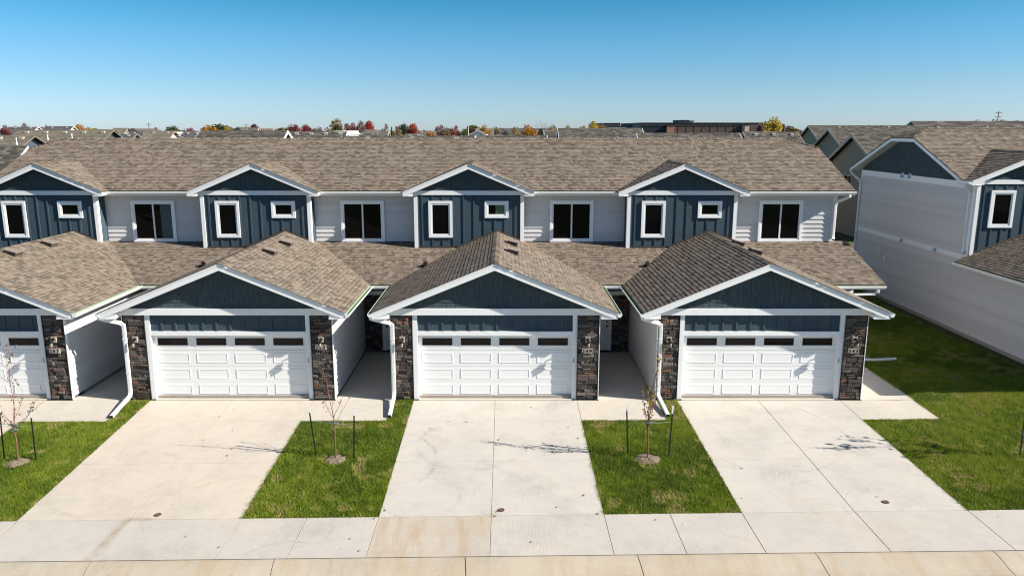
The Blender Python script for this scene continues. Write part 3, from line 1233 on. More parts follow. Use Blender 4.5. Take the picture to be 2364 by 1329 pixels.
            b.hexa([(c + a_ + .0, vy - .21, hi(a_) + h * .76), (c + b_ + .07, vy - .24, hi(b_) + h + .002), (c + b_ + .07, vy + .24, hi(b_) + h + .002), (c + a_, vy + .21, hi(a_) + h * .76),
                    (c + a_ + .0, vy - .21, hi(a_) + h * .76 + .02), (c + b_ + .07, vy - .24, hi(b_) + h + .022), (c + b_ + .07, vy + .24, hi(b_) + h + .022), (c + a_, vy + .21, hi(a_) + h * .76 + .02)])
            b.build('vent_hood', 'vent_top', v)
        # plumbing boot on the lower roof
        b = MB()
        px, py = c - 2.7, 5.3
        pz = LE + (py - LY) * LS
        if abs(px - c) < GH:
            pz = max(pz, GR - GS * abs(px - c))
        b.tube([(px, py, pz - .02), (px, py, pz + .09), (px, py - .05, pz + .13)], .1, 10, r1=.085)
        b.tube([(px - .16, py - .03, pz + .03), (px + .16, py - .03, pz + .03)], .035, 6)
        if near:
            b.build('plumbing_boot', 'black', root)

        # front: frieze, shakes, header battens, trim, door
        b = MB()
        b.box(c - 3.29, c + 3.29, -.03, .06, 2.774, 2.982)
        b.build('frieze_board', 'white', root)
        out = []
        shakes('x', .05, -1, lambda z: ((c - 3.2 + max(0, z - 2.86) / GS, c + 3.2 - max(0, z - 2.86) / GS) if z < GR - .2 else None), 2.985, GR - .19, i * 5 + 100, out)
        put_shakes(root, out, near and i > 0)
        x = c - 2.44 + .36
        while x < c + 2.4:
            b = MB()
            b.box(x - .032, x + .032, .073, .1, 2.23, 2.774)
            b.build('batten', 'navy', root)
            x += .43
        b = MB()
        b.box(c - 2.585, c - 2.44, .04, .3, 0, 2.774)
        b.build('door_jamb', 'white', root)
        b = MB()
        b.box(c + 2.44, c + 2.585, .04, .3, 0, 2.774)
        b.build('door_jamb', 'white', root)
        b = MB()
        b.box(c - 2.44, c + 2.44, .045, .3, 2.10, 2.23)
        b.build('door_header', 'white', root)
        garage_door(root, c)
        for s in (-1, 1):
            x0, x1 = (c - 3.255, c - 2.60) if s < 0 else (c + 2.60, c + 3.255)
            b = MB()
            b.box(x0 - .004, x1 + .004, .055, .09, 0.005, 2.772)
            b.box(x0 - .012, x0 - .003, .0, .09, .005, 2.772)
            b.box(x1 + .003, x1 + .012, .0, .09, .005, 2.772)
            pr_ = b.build('stone_pier', 'flash', root)
            one = near and (i, s) in ((1, 1), (2, -1), (2, 1), (3, 1))
            stones(pr_, x0, x1, .02, 2.77, .012, .06, i * 10 + s + 40, one, red=.2 if i == 3 or (i, s) == (2, -1) else .1)
            lantern(root, c + s * 2.915, -.0, 1.97)
        if numbers[i]:
            number_plate(root, numbers[i], c + 2.90, -.0, 1.73 if numbers[i] == '253' else 1.61)
        # corner boards and lap siding on the garage sides facing the walkways
        for s in (-1, 1):
            b = MB()
            xs = c + s * 3.275
            b.box(min(xs - s * .005, xs + s * .016), max(xs - s * .005, xs + s * .016), .0, .12, .01, 2.77)
            b.build('corner_board', 'white', root)
        if i > 0 or not ends[0]:
            lap(root, 'y', .10, 5.42, c - 3.27, .10, 2.76, -1)
        lap(root, 'y', .10, 5.42, c + 3.27, .10, 2.76, 1)
        b = MB()
        b.box(c - 3.262, c + 3.262, .11, 5.4, -.3, .1)
        b.build('foundation', 'foundation', root)
        # side soffits and gutters
        b = MB()
        for s in (-1, 1):
            ye = WD if (s < 0 and i == 0) else LY
            b.box(min(c + s * 3.27, c + s * 3.76), max(c + s * 3.27, c + s * 3.76), -.30, ye, 2.755, 2.775)
            b.box(min(c + s * 3.762, c + s * 3.785), max(c + s * 3.762, c + s * 3.785), -.30, ye, 2.75, GE - .06)
        b.build('eave_soffit', 'white', root)
        for s in (-1, 1):
            if s > 0 or i > 0 or ends[0]:
                gutter(root, (c + s * (GH + .015), -.36, GE - .035), (c + s * (GH + .015), WD if (s < 0 and i == 0) else LY, GE - .035), (s, 0, 0))
        # downspout at the front-left corner
        b = MB()
        X = c - 3.20
        b.duct([(c - GH - .05, -.27, GE - .14), (c - GH - .04, -.26, GE - .20), (c - GH + .1, -.20, GE - .27), (X - .09, -.10, GE - .38), (X, -.07, GE - .47), (X, -.07, 1.4), (X, -.07, .27), (X, -.13, .17), (X + .04, -1.42, gz(X + og.x, -1.42 + og.y) - og.z + .06)], .105, .075, 0, 1)
        ds = b.build('downspout', ['gutter', 'flash'], root)
        for zz_ in (2.0, .9):
            b = MB()
            b.box(X - .06, X + .06, -.117, -.02, zz_, zz_ + .03)
            b.build('strap', 'gutter', ds)

    # --- entries between the garages
    for i, c in enumerate(centers):
        a0 = c + 3.29
        a1 = centers[i + 1] - 3.29 if i + 1 < len(centers) else xr
        b = MB()
        b.box(a0, a1, 5.36, 5.42, 2.25, 2.40)
        b.build('entry_header', 'white', root)
        right = i != 2
        dx0, dx1 = (a0 + .78, a0 + 1.70) if right else (a0 + .10, a0 + 1.02)
        b = MB()
        b.box(dx0 - .1, dx0, 5.34, 5.42, .02, 2.25)
        b.box(dx1, dx1 + .1, 5.34, 5.42, .02, 2.25)
        b.box(dx0, dx1, 5.34, 5.42, 2.14, 2.25)
        b.build('entry_frame', 'white', root)
        b = MB()
        b.box(dx0, dx1, 5.385, 5.43, .06, 2.14)
        dd = b.build('entry_door', 'door_white', root)
        wv = dx1 - dx0
        for (u0, u1, z0, z1) in ((.12, .46, 1.25, 1.95), (.54, .88, 1.25, 1.95), (.12, .46, .25, 1.1), (.54, .88, .25, 1.1)):
            b = MB()
            b.box(dx0 + u0 * wv, dx0 + u1 * wv, 5.372, 5.386, z0, z1)
            b.build('door_panel', 'door_white', dd)
        b = MB()
        hx = dx0 + (.08 if right else .92) * wv
        b.tube([(hx, 5.39, 1.02), (hx, 5.32, 1.02)], .035, 8)
        b.tube([(hx, 5.39, 1.2), (hx, 5.35, 1.2)], .03, 8)
        b.build('door_handle', 'black', dd)
        b = MB()
        b.box(dx0 - .1, dx1 + .1, 5.3, 5.42, .0, .06)
        b.build('threshold', 'flash', root)
        s0, s1 = (a0 + .02, dx0 - .11) if right else (dx1 + .11, a1 - .02)
        if s1 > s0 + .1:
            b = MB()
            b.box(s0, s1, 5.40, 5.42, .01, 2.25)
            pr_ = b.build('stone_pier', 'flash', root)
            stones(pr_, s0, s1, .02, 2.24, 5.35, 5.405, i + 70, False)
        # soffit and eave gutter
        b = MB()
        e0, e1 = c + GH + .02, (centers[i + 1] - GH - .02 if i + 1 < len(centers) else xr + .5)
        b.box(e0 - .5, e1 + (.5 if i + 1 < len(centers) else 0), LY + .02, 5.42, LE - .16, LE - .14)
        b.box(e0, e1, LY + .005, LY + .03, LE - .16, LE - .055)
        b.build('entry_soffit', 'white', root)
        gutter(root, (e0 - (.0), LY - .015, LE - .035), (e1, LY - .015, LE - .035), (0, -1, 0))
        # main eave: fascia, soffit, gutter
        dc = c + DC
        m0, m1 = dc + DH + .0, (centers[i + 1] + DC - DH if i + 1 < len(centers) else ex1)
        b = MB()
        b.box(m0, m1, MY + .005, MY + .03, ME - .20, ME - .06)
        b.box(m0 - .4, m1 + (.4 if i + 1 < len(centers) else 0), MY + .031, WL - .02, ME - .19, ME - .17)
        b.build('main_soffit', 'white', root)
        gutter(root, (m0 + .02, MY - .015, ME - .035), (m1 - .02 if i + 1 < len(centers) else m1 + .03, MY - .015, ME - .035), (0, -1, 0))


def rake(root, c, H, E_, S, yf, yw, wd, wall, zret):
    """front gable trim: rake boards, sloped soffit and eave returns"""
    b = MB()
    pk = E_ + H * S
    for s in (-1, 1):
        a = [(c, pk - .012), (c + s * H, E_ - .012), (c + s * H, E_ - wd + .0), (c + s * (H - .06), E_ - wd), (c, pk - wd - .03)]
        b.prism(a, 'y', yf, yf + .03)
        # crown strip, slightly proud at the top edge
        a = [(c, pk - .012), (c + s * (H + .003), E_ - .012), (c + s * (H + .003), E_ - .062), (c, pk - .068)]
        b.prism(a, 'y', yf - .014, yf - .001)
    b.build('rake_board', 'white', root)
    b = MB()
    for s in (-1, 1):
        zo = .13
        b.face([(c, yf + .03, pk - zo), (c + s * (H - .02), yf + .03, E_ - zo), (c + s * (H - .02), yw + .03, E_ - zo), (c, yw + .03, pk - zo)])
    b.build('rake_soffit', 'soffit', root)
    b = MB()
    for s in (-1, 1):
        x0, x1 = c + s * (wall + .003), c + s * (H + .0)
        b.box(min(x0, x1), max(x0, x1), yf + .032, yw + .3, zret, E_ - .055 - .0)
        b.box(min(x0, x1), max(x0, x1), yf + .001, yf + .031, zret, E_ - wd - .002)
    b.build('eave_return', 'white', root)


row = thing('townhouse_row', 'long townhouse row with four white garage doors, navy gables and tan shingle roof', 'townhouse', (0, 0, 0), 'navy and grey townhouses')
townhouse(row, CENTERS, ['257', '253', '249', '243'], -2 * UNIT - 3.27, 13.6, (0, 0, 0), True, (False, True))
flush_shingles(300)


def extra_downspouts():
    # right-hand end of the row: upper gutter drop, and the lower eave's short offset pipe
    b = MB()
    b.duct([(13.86, 6.98, 5.93), (13.86, 6.98, 5.84), (13.72, 7.2, 5.72), (13.55, 7.4, 5.60), (13.52, 7.42, 5.45), (13.52, 7.42, 4.2), (13.50, 7.3, 4.1)], .1, .075, 0, 1)
    b.build('downspout', ['gutter', 'flash'], row)
    b = MB()
    b.duct([(13.85, 3.95, 2.78), (13.85, 3.97, 2.66), (13.75, 4.0, 2.58), (12.9, 4.02, 2.56), (12.0, 4.05, 2.54), (11.9, 4.1, 2.48), (11.85, 4.2, 2.2), (11.85, 4.3, .2)], .075, .1, 0, 1)
    b.build('downspout', ['gutter', 'flash'], row)
    b = MB()
    b.box(13.44, 13.607, WL - .034, WL + .0, 3.9, ME - .17)
    b.box(13.6, 13.612, WL - .034, WL + .1, 3.9, ME - .17)
    b.build('corner_board', 'white', row)


extra_downspouts()
# splash pipe lying on the lawn
b = MB()
b.duct([(13.2, 3.9, .16), (13.9, 3.88, .13), (14.7, 3.84, gz(14.7, 3.8) + .05)], .08, .06, 0, 1)
tag(b.build('drain_pipe', ['gutter', 'flash']), 'white drain pipe lying on the shaded lawn behind the 243 garage', 'drain pipe')

ORG2 = (21.70, -.55, .46)
right = thing('neighbour_townhouse', 'grey sided townhouse at the right edge with clipped navy gable end', 'townhouse', ORG2, 'navy and grey townhouses')
townhouse(right, [0.0], [''], -3.27, 5.2, ORG2, False, (True, False))
flush_shingles(0)
# its corner trim, vents and downspouts on the end wall
xw = -3.27
b = MB()
b.box(xw - .036, xw - .0, 6.92, 7.12, 3.1, 5.93)
b.build('corner_board', 'white', right)
b = MB()
b.box(xw - .001, xw + .2, 6.93, 7.5, 3.2, 5.95)
b.build('end_wall', 'siding', right)
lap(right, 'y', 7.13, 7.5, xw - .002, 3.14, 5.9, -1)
b = MB()
b.box(xw - .4, xw + .1, 6.62, 7.14, DE - .17, DE - .02)
b.build('eave_return', 'white', right)
gutter(right, (-1.107 - DH - .015, 6.6, DE - .035), (-1.107 - DH - .015, 7.5, DE - .035), (-1, 0, 0))
b = MB()
b.duct([(xw - .43, 6.95, 5.95), (xw - .42, 6.97, 5.82), (xw - .2, 7.08, 5.68), (xw - .08, 7.14, 5.55), (xw - .08, 7.14, 5.4), (xw - .08, 7.14, 3.35), (xw - .1, 7.05, 3.22)], .09, .07, 0, 1)
b.build('downspout', ['gutter', 'flash'], right)
b = MB()
b.duct([(xw - .42, 16.9, 5.95), (xw - .4, 16.85, 5.8), (xw - .1, 16.5, 5.45), (xw - .08, 16.45, 5.3), (xw - .08, 16.45, .3)], .09, .07, 0, 1)
b.build('downspout', ['gutter', 'flash'], right)
for (yy, zz) in ((12.45, 5.83), (11.8, 5.83), (11.9, 2.97), (9.15, 2.97)):
    b = MB()
    b.box(xw - .055, xw - .035, yy - .09, yy + .09, zz - .03, zz + .2)
    v = b.build('wall_vent', 'white', right)
    b = MB()
    b.hexa([(xw - .16, yy - .065, zz - .0), (xw - .055, yy - .065, zz), (xw - .055, yy + .065, zz), (xw - .16, yy + .065, zz), (xw - .10, yy - .065, zz + .15), (xw - .055, yy - .065, zz + .15), (xw - .055, yy + .065, zz + .15), (xw - .10, yy + .065, zz + .15)])
    b.build('vent_hood', 'film', v)
b = MB()
b.tube([(xw - .0, 13.4, 1.95), (xw - .16, 13.4, 1.95), (xw - .18, 13.42, 2.0), (xw - .18, 13.62, 2.1), (xw - .18, 13.65, 2.32), (xw - .22, 13.72, 2.4), (xw - .25, 13.8, 2.36)], .03, 8)
b.box(xw - .05, xw - .0, 13.27, 13.53, 1.83, 2.08)
b.build('exhaust_pipe', 'gutter', right)

# ------------------------------------------------------------------ grass
def make_grass():
    rng = np.random.default_rng(3)
    regs = []
    for c in [-2 * UNIT, -UNIT, 0]:
        regs.append((c + 2.585, c + 5.795, -6.96, -1.61, 3600))
        regs.append((c + 5.14, c + 5.795, -1.62, -.02, 3600))
    regs.append((10.965, 18.2, -6.96, -1.61, 3400))
    regs.append((13.29, 17.97, -1.62, 6.0, 2600))
    regs.append((13.45, 17.97, 6.0, 12.0, 1300))
    regs.append((12.5, 19.5, 12.0, 32.0, 450))
    P = []
    for x0, x1, y0, y1, dn in regs:
        n = int((x1 - x0) * (y1 - y0) * dn)
        P.append(np.stack([rng.uniform(x0, x1, n) + rng.normal(0, .012, n), rng.uniform(y0, y1, n) + rng.normal(0, .012, n)], 1))
    P = np.concatenate(P)
    # patchy growth from value noise on a coarse lattice
    def lat(P, s, seed):
        r2 = np.random.default_rng(seed)
        g = r2.random((256, 256))
        q = P / s + 100
        i = np.floor(q).astype(int)
        f = q - i
        f = f * f * (3 - 2 * f)
        a = g[i[:, 0] % 256, i[:, 1] % 256]
        b_ = g[(i[:, 0] + 1) % 256, i[:, 1] % 256]
        c_ = g[i[:, 0] % 256, (i[:, 1] + 1) % 256]
        d_ = g[(i[:, 0] + 1) % 256, (i[:, 1] + 1) % 256]
        return (a * (1 - f[:, 0]) + b_ * f[:, 0]) * (1 - f[:, 1]) + (c_ * (1 - f[:, 0]) + d_ * f[:, 0]) * f[:, 1]
    n1 = lat(P, .9, 1)
    n2 = lat(P, .22, 2)
    n3 = lat(P, .075, 5)
    dryn = lat(P, .5, 4) * .6 + n2 * .4
    keep = np.ones(len(P), bool)
    for (tx, ty, tr) in SOIL:
        d = np.hypot(P[:, 0] - tx, (P[:, 1] - ty))
        keep &= d > tr * (.86 + .3 * n2)
    keep &= ~((dryn > .80) & (rng.random(len(P)) < .55))
    P, n1, n2, n3, dryn = P[keep], n1[keep], n2[keep], n3[keep], dryn[keep]
    n = len(P)
    Z = np.array([gz(x, y) for x, y in P]) - .035
    hgt = (.05 + .035 * n2 + .02 * rng.random(n)) * (1.0 - .35 * (dryn > .76))
    wid = .0055 + .004 * rng.random(n)
    ang = rng.uniform(0, 2 * math.pi, n)
    lean = rng.uniform(.15, .8, n) * hgt
    la = ang + rng.uniform(-.6, .6, n) + n1 * 4
    V = np.zeros((n, 3, 3))
    ca, sa = np.cos(ang), np.sin(ang)
    V[:, 0] = np.stack([P[:, 0] - ca * wid, P[:, 1] - sa * wid, Z], 1)
    V[:, 1] = np.stack([P[:, 0] + ca * wid, P[:, 1] + sa * wid, Z], 1)
    V[:, 2] = np.stack([P[:, 0] + np.cos(la) * lean, P[:, 1] + np.sin(la) * lean, Z + hgt], 1)
    big = lat(P, 1.9, 8)
    tone = -.13 + .30 * n1 + .28 * n2 + .20 * n3 + .24 * big + .16 * (rng.random(n) - .5) + .09 * (P[:, 0] > 10)
    tone = np.where(dryn > .70, .5 + .42 * rng.random(n) + (dryn - .70) * 1.2, tone)
    tone = np.where(rng.random(n) < .035, .9, tone)
    tone = np.clip(tone, 0, 1)
    me = bpy.data.meshes.new('grass')
    me.vertices.add(3 * n)
    me.vertices.foreach_set('co', V.reshape(-1))
    me.loops.add(3 * n)
    me.loops.foreach_set('vertex_index', np.arange(3 * n, dtype=np.int32))
    me.polygons.add(n)
    me.polygons.foreach_set('loop_start', np.arange(0, 3 * n, 3, dtype=np.int32))
    a = me.attributes.new('tone', 'FLOAT', 'FACE')
    a.data.foreach_set('value', tone.astype(np.float32))
    me.materials.append(M['grass'])
    me.update(calc_edges=True)
    o = link('grass', me, kind='stuff')
    tag(o, 'short green lawn grass between the driveways and beside the houses', 'grass')


TREES = [(-12.71, -4.08), (-4.22, -4.03), (4.12, -4.13), (14.45, -4.4)]
SOIL = [(x, y, .30 if i != 2 else .33) for i, (x, y) in enumerate(TREES)]
make_grass()

for i, (x, y, r) in enumerate(SOIL):
    b = MB()
    n = 18
    rr = random.Random(i)
    rad = [r * rr.uniform(.9, 1.25) for _ in range(n)]
    pts = [(0, 0, .03)]
    for q, h in ((.35, .03), (.7, .012), (1, -.03)):
        for k in range(n):
            a = 2 * math.pi * k / n
            pts.append((math.cos(a) * rad[k] * q, math.sin(a) * rad[k] * q, h + rr.uniform(-.018, .022) * (q < 1)))
    fs = [(0, 1 + k, 1 + (k + 1) % n) for k in range(n)]
    for j in range(2):
        fs += [(1 + j * n + k, 1 + (j + 1) * n + k, 1 + (j + 1) * n + (k + 1) % n, 1 + j * n + (k + 1) % n) for k in range(n)]
    b.faces(pts, fs)
    o = b.build('soil_mound', 'soil', kind='structure')
    o.location = (x, y, gz(x, y) - .005)


# ------------------------------------------------------------------ young trees and their stakes
def young_tree(x, y, seed, h, spread, upright, lm, nleaf, label, fork=.42, leafsz=.035, main=7):
    rr = random.Random(seed)
    t = thing('young_tree', label, 'tree', (x, y, gz(x, y)), 'staked young trees in the front lawns')
    b = MB()
    lean = Vector((rr.uniform(-.04, .04), rr.uniform(-.04, .04), 1))
    zf = h * fork
    b.tube([(0, 0, -.05), lean * zf * .5 + Vector((rr.uniform(-.015, .015), 0, 0)), lean * zf], .021, 7, r1=.016)
    b.build('trunk', 'bark', t)
    b = MB()
    tips = []

    def grow(p, d, L, r, lev):
        n = 4
        path = [p]
        for i in range(n):
            d = (d + Vector((rr.uniform(-.16, .16), rr.uniform(-.16, .16), .10 * upright + rr.uniform(-.05, .05)))).normalized()
            p = p + d * L / n
            path.append(p)
            if lev and i > 0:
                for _ in range(1 if lev < 2 else 2):
                    if rr.random() < .75:
                        sd_ = (d * .8 + Vector((rr.uniform(-1, 1), rr.uniform(-1, 1), rr.uniform(-.1, .5))) * (.75 * spread)).normalized()
                        grow(p, sd_, L * rr.uniform(.35, .55), r * .5, lev - 1)
            tips.append((p, d, lev))
        b.tube(path, r, 5, r1=r * .35)
    base = lean * zf
    grow(base, Vector((0, 0, 1)), h - zf, .012, 2)
    for k in range(main):
        a = 2.4 * k + rr.random()
        q = lean * (zf * rr.uniform(.82, 1.15))
        grow(q, Vector((math.cos(a) * spread, math.sin(a) * spread, .9 * upright)).normalized(), (h - zf) * rr.uniform(.45, .75), .008, 1)
    b.build('branches', 'bark', t)
    lf = MB()
    for _ in range(nleaf):
        p, d, lev = rr.choice(tips)
        c = p + Vector((rr.uniform(-1, 1), rr.uniform(-1, 1), rr.uniform(-1, .6))) * .05
        u = Vector((rr.uniform(-1, 1), rr.uniform(-1, 1), rr.uniform(-1, 1))).normalized()
        v = u.cross(Vector((rr.uniform(-1, 1), rr.uniform(-1, 1), rr.uniform(-1, 1)))).normalized()
        s = leafsz * rr.uniform(.6, 1.25)
        lf.face([c - u * s, c + v * s * .55, c + u * s, c - v * s * .55], 0, rr.random())
    lf.build('leaves', lm, t)
    return t


M['leaf_brown'] = leafmat('leaf_brown', (.10, .06, .045), (.2, .12, .07))
M['leaf_gold'] = leafmat('leaf_gold', (.16, .085, .03), (.46, .30, .05))
young_tree(*TREES[0], 5, 2.55, .75, .6, 'leaf_brown', 190, 'young tree with wide drooping twigs in the lawn at the left edge', .40, .04, 8)
young_tree(*TREES[1], 12, 2.2, .6, .9, 'leaf_brown', 26, 'almost leafless young tree in the lawn between driveways 253 and 249', .50, .035, 4)
young_tree(*TREES[2], 21, 2.25, .34, 1.3, 'leaf_gold', 260, 'upright young tree with golden leaves between driveways 249 and 243', .40, .034, 8)
young_tree(*TREES[3], 33, 2.9, .6, .8, 'leaf_brown', 480, 'young leafy tree at the right edge of the lawn', .42, .05, 9)

STK = [(-13.16, -3.96, .03, 0, 'stake left of the tree at the left edge'), (-12.27, -4.02, .0, 0, 'stake right of the tree at the left edge'),
       (-4.79, -3.82, -.13, 1, 'leaning stake left of the leafless young tree'), (-3.74, -4.02, .05, 1, 'stake right of the leafless young tree'),
       (3.64, -3.87, -.07, 2, 'stake left of the golden-leaved young tree'), (4.69, -4.04, .06, 2, 'stake right of the golden-leaved young tree'),
       (14.0, -4.18, .0, 3, 'stake at the right edge of the picture')]
for (x, y, ln, ti, lb) in STK:
    t = thing('tree_stake', 'black metal ' + lb + ', white tip', 'stake', (x, y, gz(x, y)), 'metal tree stakes')
    H = 1.42
    b = MB()
    # T-section post
    for (a0, a1, c0, c1) in ((-.019, .019, -.004, .004), (-.004, .004, .0045, .028)):
        b.hexa([(a0, c0, -.1), (a1, c0, -.1), (a1, c1, -.1), (a0, c1, -.1), (a0 + ln, c0 + .03, H - .22), (a1 + ln, c0 + .03, H - .22), (a1 + ln, c1 + .03, H - .22), (a0 + ln, c1 + .03, H - .22)])
    b.build('post', 'stake', t)
    b = MB()
    k = ln * .18
    for (a0, a1, c0, c1) in ((-.02, .02, -.005, .005), (-.005, .005, .0055, .029)):
        b.hexa([(a0 + ln, c0 + .03, H - .22), (a1 + ln, c0 + .03, H - .22), (a1 + ln, c1 + .03, H - .22), (a0 + ln, c1 + .03, H - .22), (a0 + ln + k, c0 + .034, H), (a1 + ln + k, c0 + .034, H), (a1 + ln + k, c1 + .034, H), (a0 + ln + k, c1 + .034, H)])
    b.build('white_tip', 'white', t)
    tx, ty = TREES[ti]
    b = MB()
    e = Vector((tx - x, ty - y, 1.0))
    b.tube([(ln * .7, .02, .98), (ln * .7 + (e.x - ln * .7) * .5, .02 + (e.y - .02) * .5, .965), tuple(e)], .004, 4)
    b.build('guy_wire', 'wire', t)
for i, (x, y) in enumerate(TREES):
    b = MB()
    for zz in ((1.0,) if i else (.9, 1.05)):
        for a in (-1, 1):
            b.hexa([(0, -.03, zz - .02), (a * .12, -.02, zz - .01), (a * .12, .02, zz - .01), (0, .03, zz - .02), (0, -.03, zz + .025), (a * .12, -.02, zz + .015), (a * .12, .02, zz + .015), (0, .03, zz + .025)])
    o = b.build('tree_strap', 'strap')
    o.location = (x, y, gz(x, y))
    tag(o, ['dark strap round the trunk of the tree at the left edge', 'dark strap round the leafless young tree', 'grey strap round the golden-leaved young tree', 'dark strap round the young tree at the right edge'][i], 'strap', 'tree straps')


# ------------------------------------------------------------------ background: houses, school, trees, poles
M['bw_tan'] = plain('tan_siding', (.30, .26, .20), .7, .06, 1.2)
M['bw_beige'] = plain('beige_siding', (.42, .38, .31), .7, .06, 1.2)
M['bw_white'] = plain('white_siding', (.72, .70, .67), .7, .05, 1.2)
M['bw_navy'] = plain('blue_grey_siding', (.055, .075, .10), .7, .08, 1.2)
M['bw_grey'] = plain('grey_siding', (.28, .29, .30), .7, .06, 1.2)
M['br_grey'] = toned('far_roof_grey', [(0, (.075, .075, .077)), (1, (.13, .13, .13))], grain=.4, gscale=5, bump=.1)
M['br_brown'] = toned('far_roof_brown', [(0, (.115, .10, .085)), (1, (.17, .15, .125))], grain=.4, gscale=6, bump=.1)
M['br_green'] = toned('far_roof_olive', [(0, (.15, .135, .105)), (1, (.21, .19, .15))], grain=.4, gscale=6, bump=.1)
M['br_red'] = toned('far_roof_red', [(0, (.2, .11, .08)), (1, (.27, .16, .12))], grain=.4, gscale=6, bump=.1)
M['school_brown'] = plain('school_panel', (.085, .062, .055), .6, .1, .4)
M['school_dark'] = plain('school_dark_panel', (.02, .022, .03), .5, .1, .4)
M['school_brick'] = plain('school_brick', (.30, .15, .10), .85, .2, 3)
M['school_pale'] = plain('school_pale_panel', (.55, .42, .34), .7, .1, 1)
M['trim_tan'] = plain('tan_trim', (.5, .46, .38), .6, .05, 2)


def far_house(label, x0, x1, yr, hd, ze, zr, wall, roof, trim='white', z0=0.0, axis='x', rz=0, vents=0, wins=(), shed=None, rows=False, oh=.4, group='houses of the subdivision behind', rb=.25, backrake=True):
    """gable house standing at its own place; ridge along x (or y), half depth hd, eave ze, ridge zr"""
    cx = (x0 + x1) / 2
    t = thing('house', label, 'house', (cx, yr, z0), group, rz if axis == 'x' else rz + math.pi / 2)
    hl = (x1 - x0) / 2
    ze, zr = ze - z0, zr - z0
    S = (zr - ze) / hd
    b = MB()
    w_ = hd - oh
    b.prism([(-w_, -.3), (w_, -.3), (w_, ze + oh * S - .12), (0, zr - .14), (-w_, ze + oh * S - .12)], 'x', -hl + oh, hl - oh)
    b.build('wall', wall, t)
    b = MB()
    rr = random.Random(int(cx * 7 + yr))
    for s in (-1, 1):
        if rows:
            # courses of shingles as real steps where they are near enough to read
            n = 24
            L = hd / n
            for k in range(n):
                y0, y1 = s * (hd - k * L), s * (hd - (k + 1) * L)
                zz0, zz1 = ze + k * L * S, ze + (k + 1) * L * S
                u = -hl
                while u < hl:
                    wd = rr.choice((.25, .35, .5))
                    u1 = min(hl, u + wd)
                    b.faces([(u, y0, zz0 + .025), (u1, y0, zz0 + .025), (u1, y1, zz1 + .005), (u, y1, zz1 + .005), (u, y0, zz0 - .03), (u1, y0, zz0 - .03)], [(0, 1, 2, 3), (4, 5, 1, 0)], 0, rr.random())
                    u = u1
        else:
            n = 10
            for k in range(n):
                y0, y1 = s * hd * (1 - k / n), s * hd * (1 - (k + 1) / n)
                zz0, zz1 = ze + (zr - ze) * k / n, ze + (zr - ze) * (k + 1) / n
                m_ = max(3, int(hl * 2 / 1.2))
                for j in range(m_):
                    u, u1 = -hl + 2 * hl * j / m_, -hl + 2 * hl * (j + 1) / m_
                    b.face([(u, y0, zz0 + .02), (u1, y0, zz0 + .02), (u1, y1, zz1), (u, y1, zz1)], 0, rr.random())
    for x in (-hl, hl):
        b.face([(x, -hd, ze), (x, 0, zr), (x, hd, ze), (x, hd, ze - .06), (x, 0, zr - .06), (x, -hd, ze - .06)], 0, .2)
    rf = b.build('roof', roof, t)
    for x, d in ((-hl, -1), (hl, 1)):
        for s in ((-1, 1) if backrake else (-1,)):
            b = MB()
            a, c = x + d * .005, x + d * .045
            b.hexa([(a, s * hd, ze - rb), (c, s * hd, ze - rb), (c, 0, zr - rb), (a, 0, zr - rb), (a, s * hd, ze - .0), (c, s * hd, ze - .0), (c, 0, zr - .0), (a, 0, zr - .0)])
            b.build('rake_board', trim, t)
    for s in (-1, 1):
        b = MB()
        b.box(-hl + .01, hl - .01, min(s * (hd + .005), s * (hd + .1)), max(s * (hd + .005), s * (hd + .1)), ze - .16, ze - .02)
        b.build('gutter', trim, t)
    for i in range(vents):
        vx = -hl + 2 * hl * (i + .6) / vents
        b = MB()
        zz = zr - S * .5
        b.hexa([(vx - .16, -.72, zz - .22 * S - .03), (vx + .16, -.72, zz - .22 * S - .03), (vx + .16, -.45, zz + .05 * S), (vx - .16, -.45, zz + .05 * S), (vx - .18, -.75, zz + .07), (vx + .18, -.75, zz + .07), (vx + .18, -.45, zz + .11), (vx - .18, -.45, zz + .11)])
        v = b.build('roof_vent', 'trim_tan', rf)
    for (face, u, za, wd, ht) in wins:
        b = MB()
        g = MB()
        if face in ('left', 'right'):
            X = (-hl + oh) if face == 'left' else (hl - oh)
            d = -1 if face == 'left' else 1
            for (p, q, r_, s_) in ((u - wd / 2 - .1, u + wd / 2 + .1, za - .1, za), (u - wd / 2 - .1, u + wd / 2 + .1, za + ht, za + ht + .1), (u - wd / 2 - .1, u - wd / 2, za, za + ht), (u + wd / 2, u + wd / 2 + .1, za, za + ht), (u - .03, u + .03, za, za + ht)):
                b.box(min(X, X + d * .06), max(X, X + d * .06), p, q, r_, s_)
            g.box(min(X, X + d * .02), max(X, X + d * .02), u - wd / 2, u + wd / 2, za, za + ht)
        else:
            Y = -w_
            for (p, q, r_, s_) in ((u - wd / 2 - .1, u + wd / 2 + .1, za - .1, za), (u - wd / 2 - .1, u + wd / 2 + .1, za + ht, za + ht + .1), (u - wd / 2 - .1, u - wd / 2, za, za + ht), (u + wd / 2, u + wd / 2 + .1, za, za + ht), (u - .03, u + .03, za, za + ht)):
                b.box(p, q, Y - .06, Y, r_, s_)
            g.box(u - wd / 2, u + wd / 2, Y - .02, Y, za, za + ht)
        wi = b.build('window', trim, t)
        g.build('pane', 'glass', wi)
    return t


def row_house(label, px0, px1, py, Y, hd, slope, wall, roof, trim='white', rise=None, **k):
    a, c = pt(px0, py, Y), pt(px1, py, Y)
    zr = a.z
    return far_house(label, a.x, c.x, Y, hd, zr - hd * slope, zr, wall, roof, trim, **k)


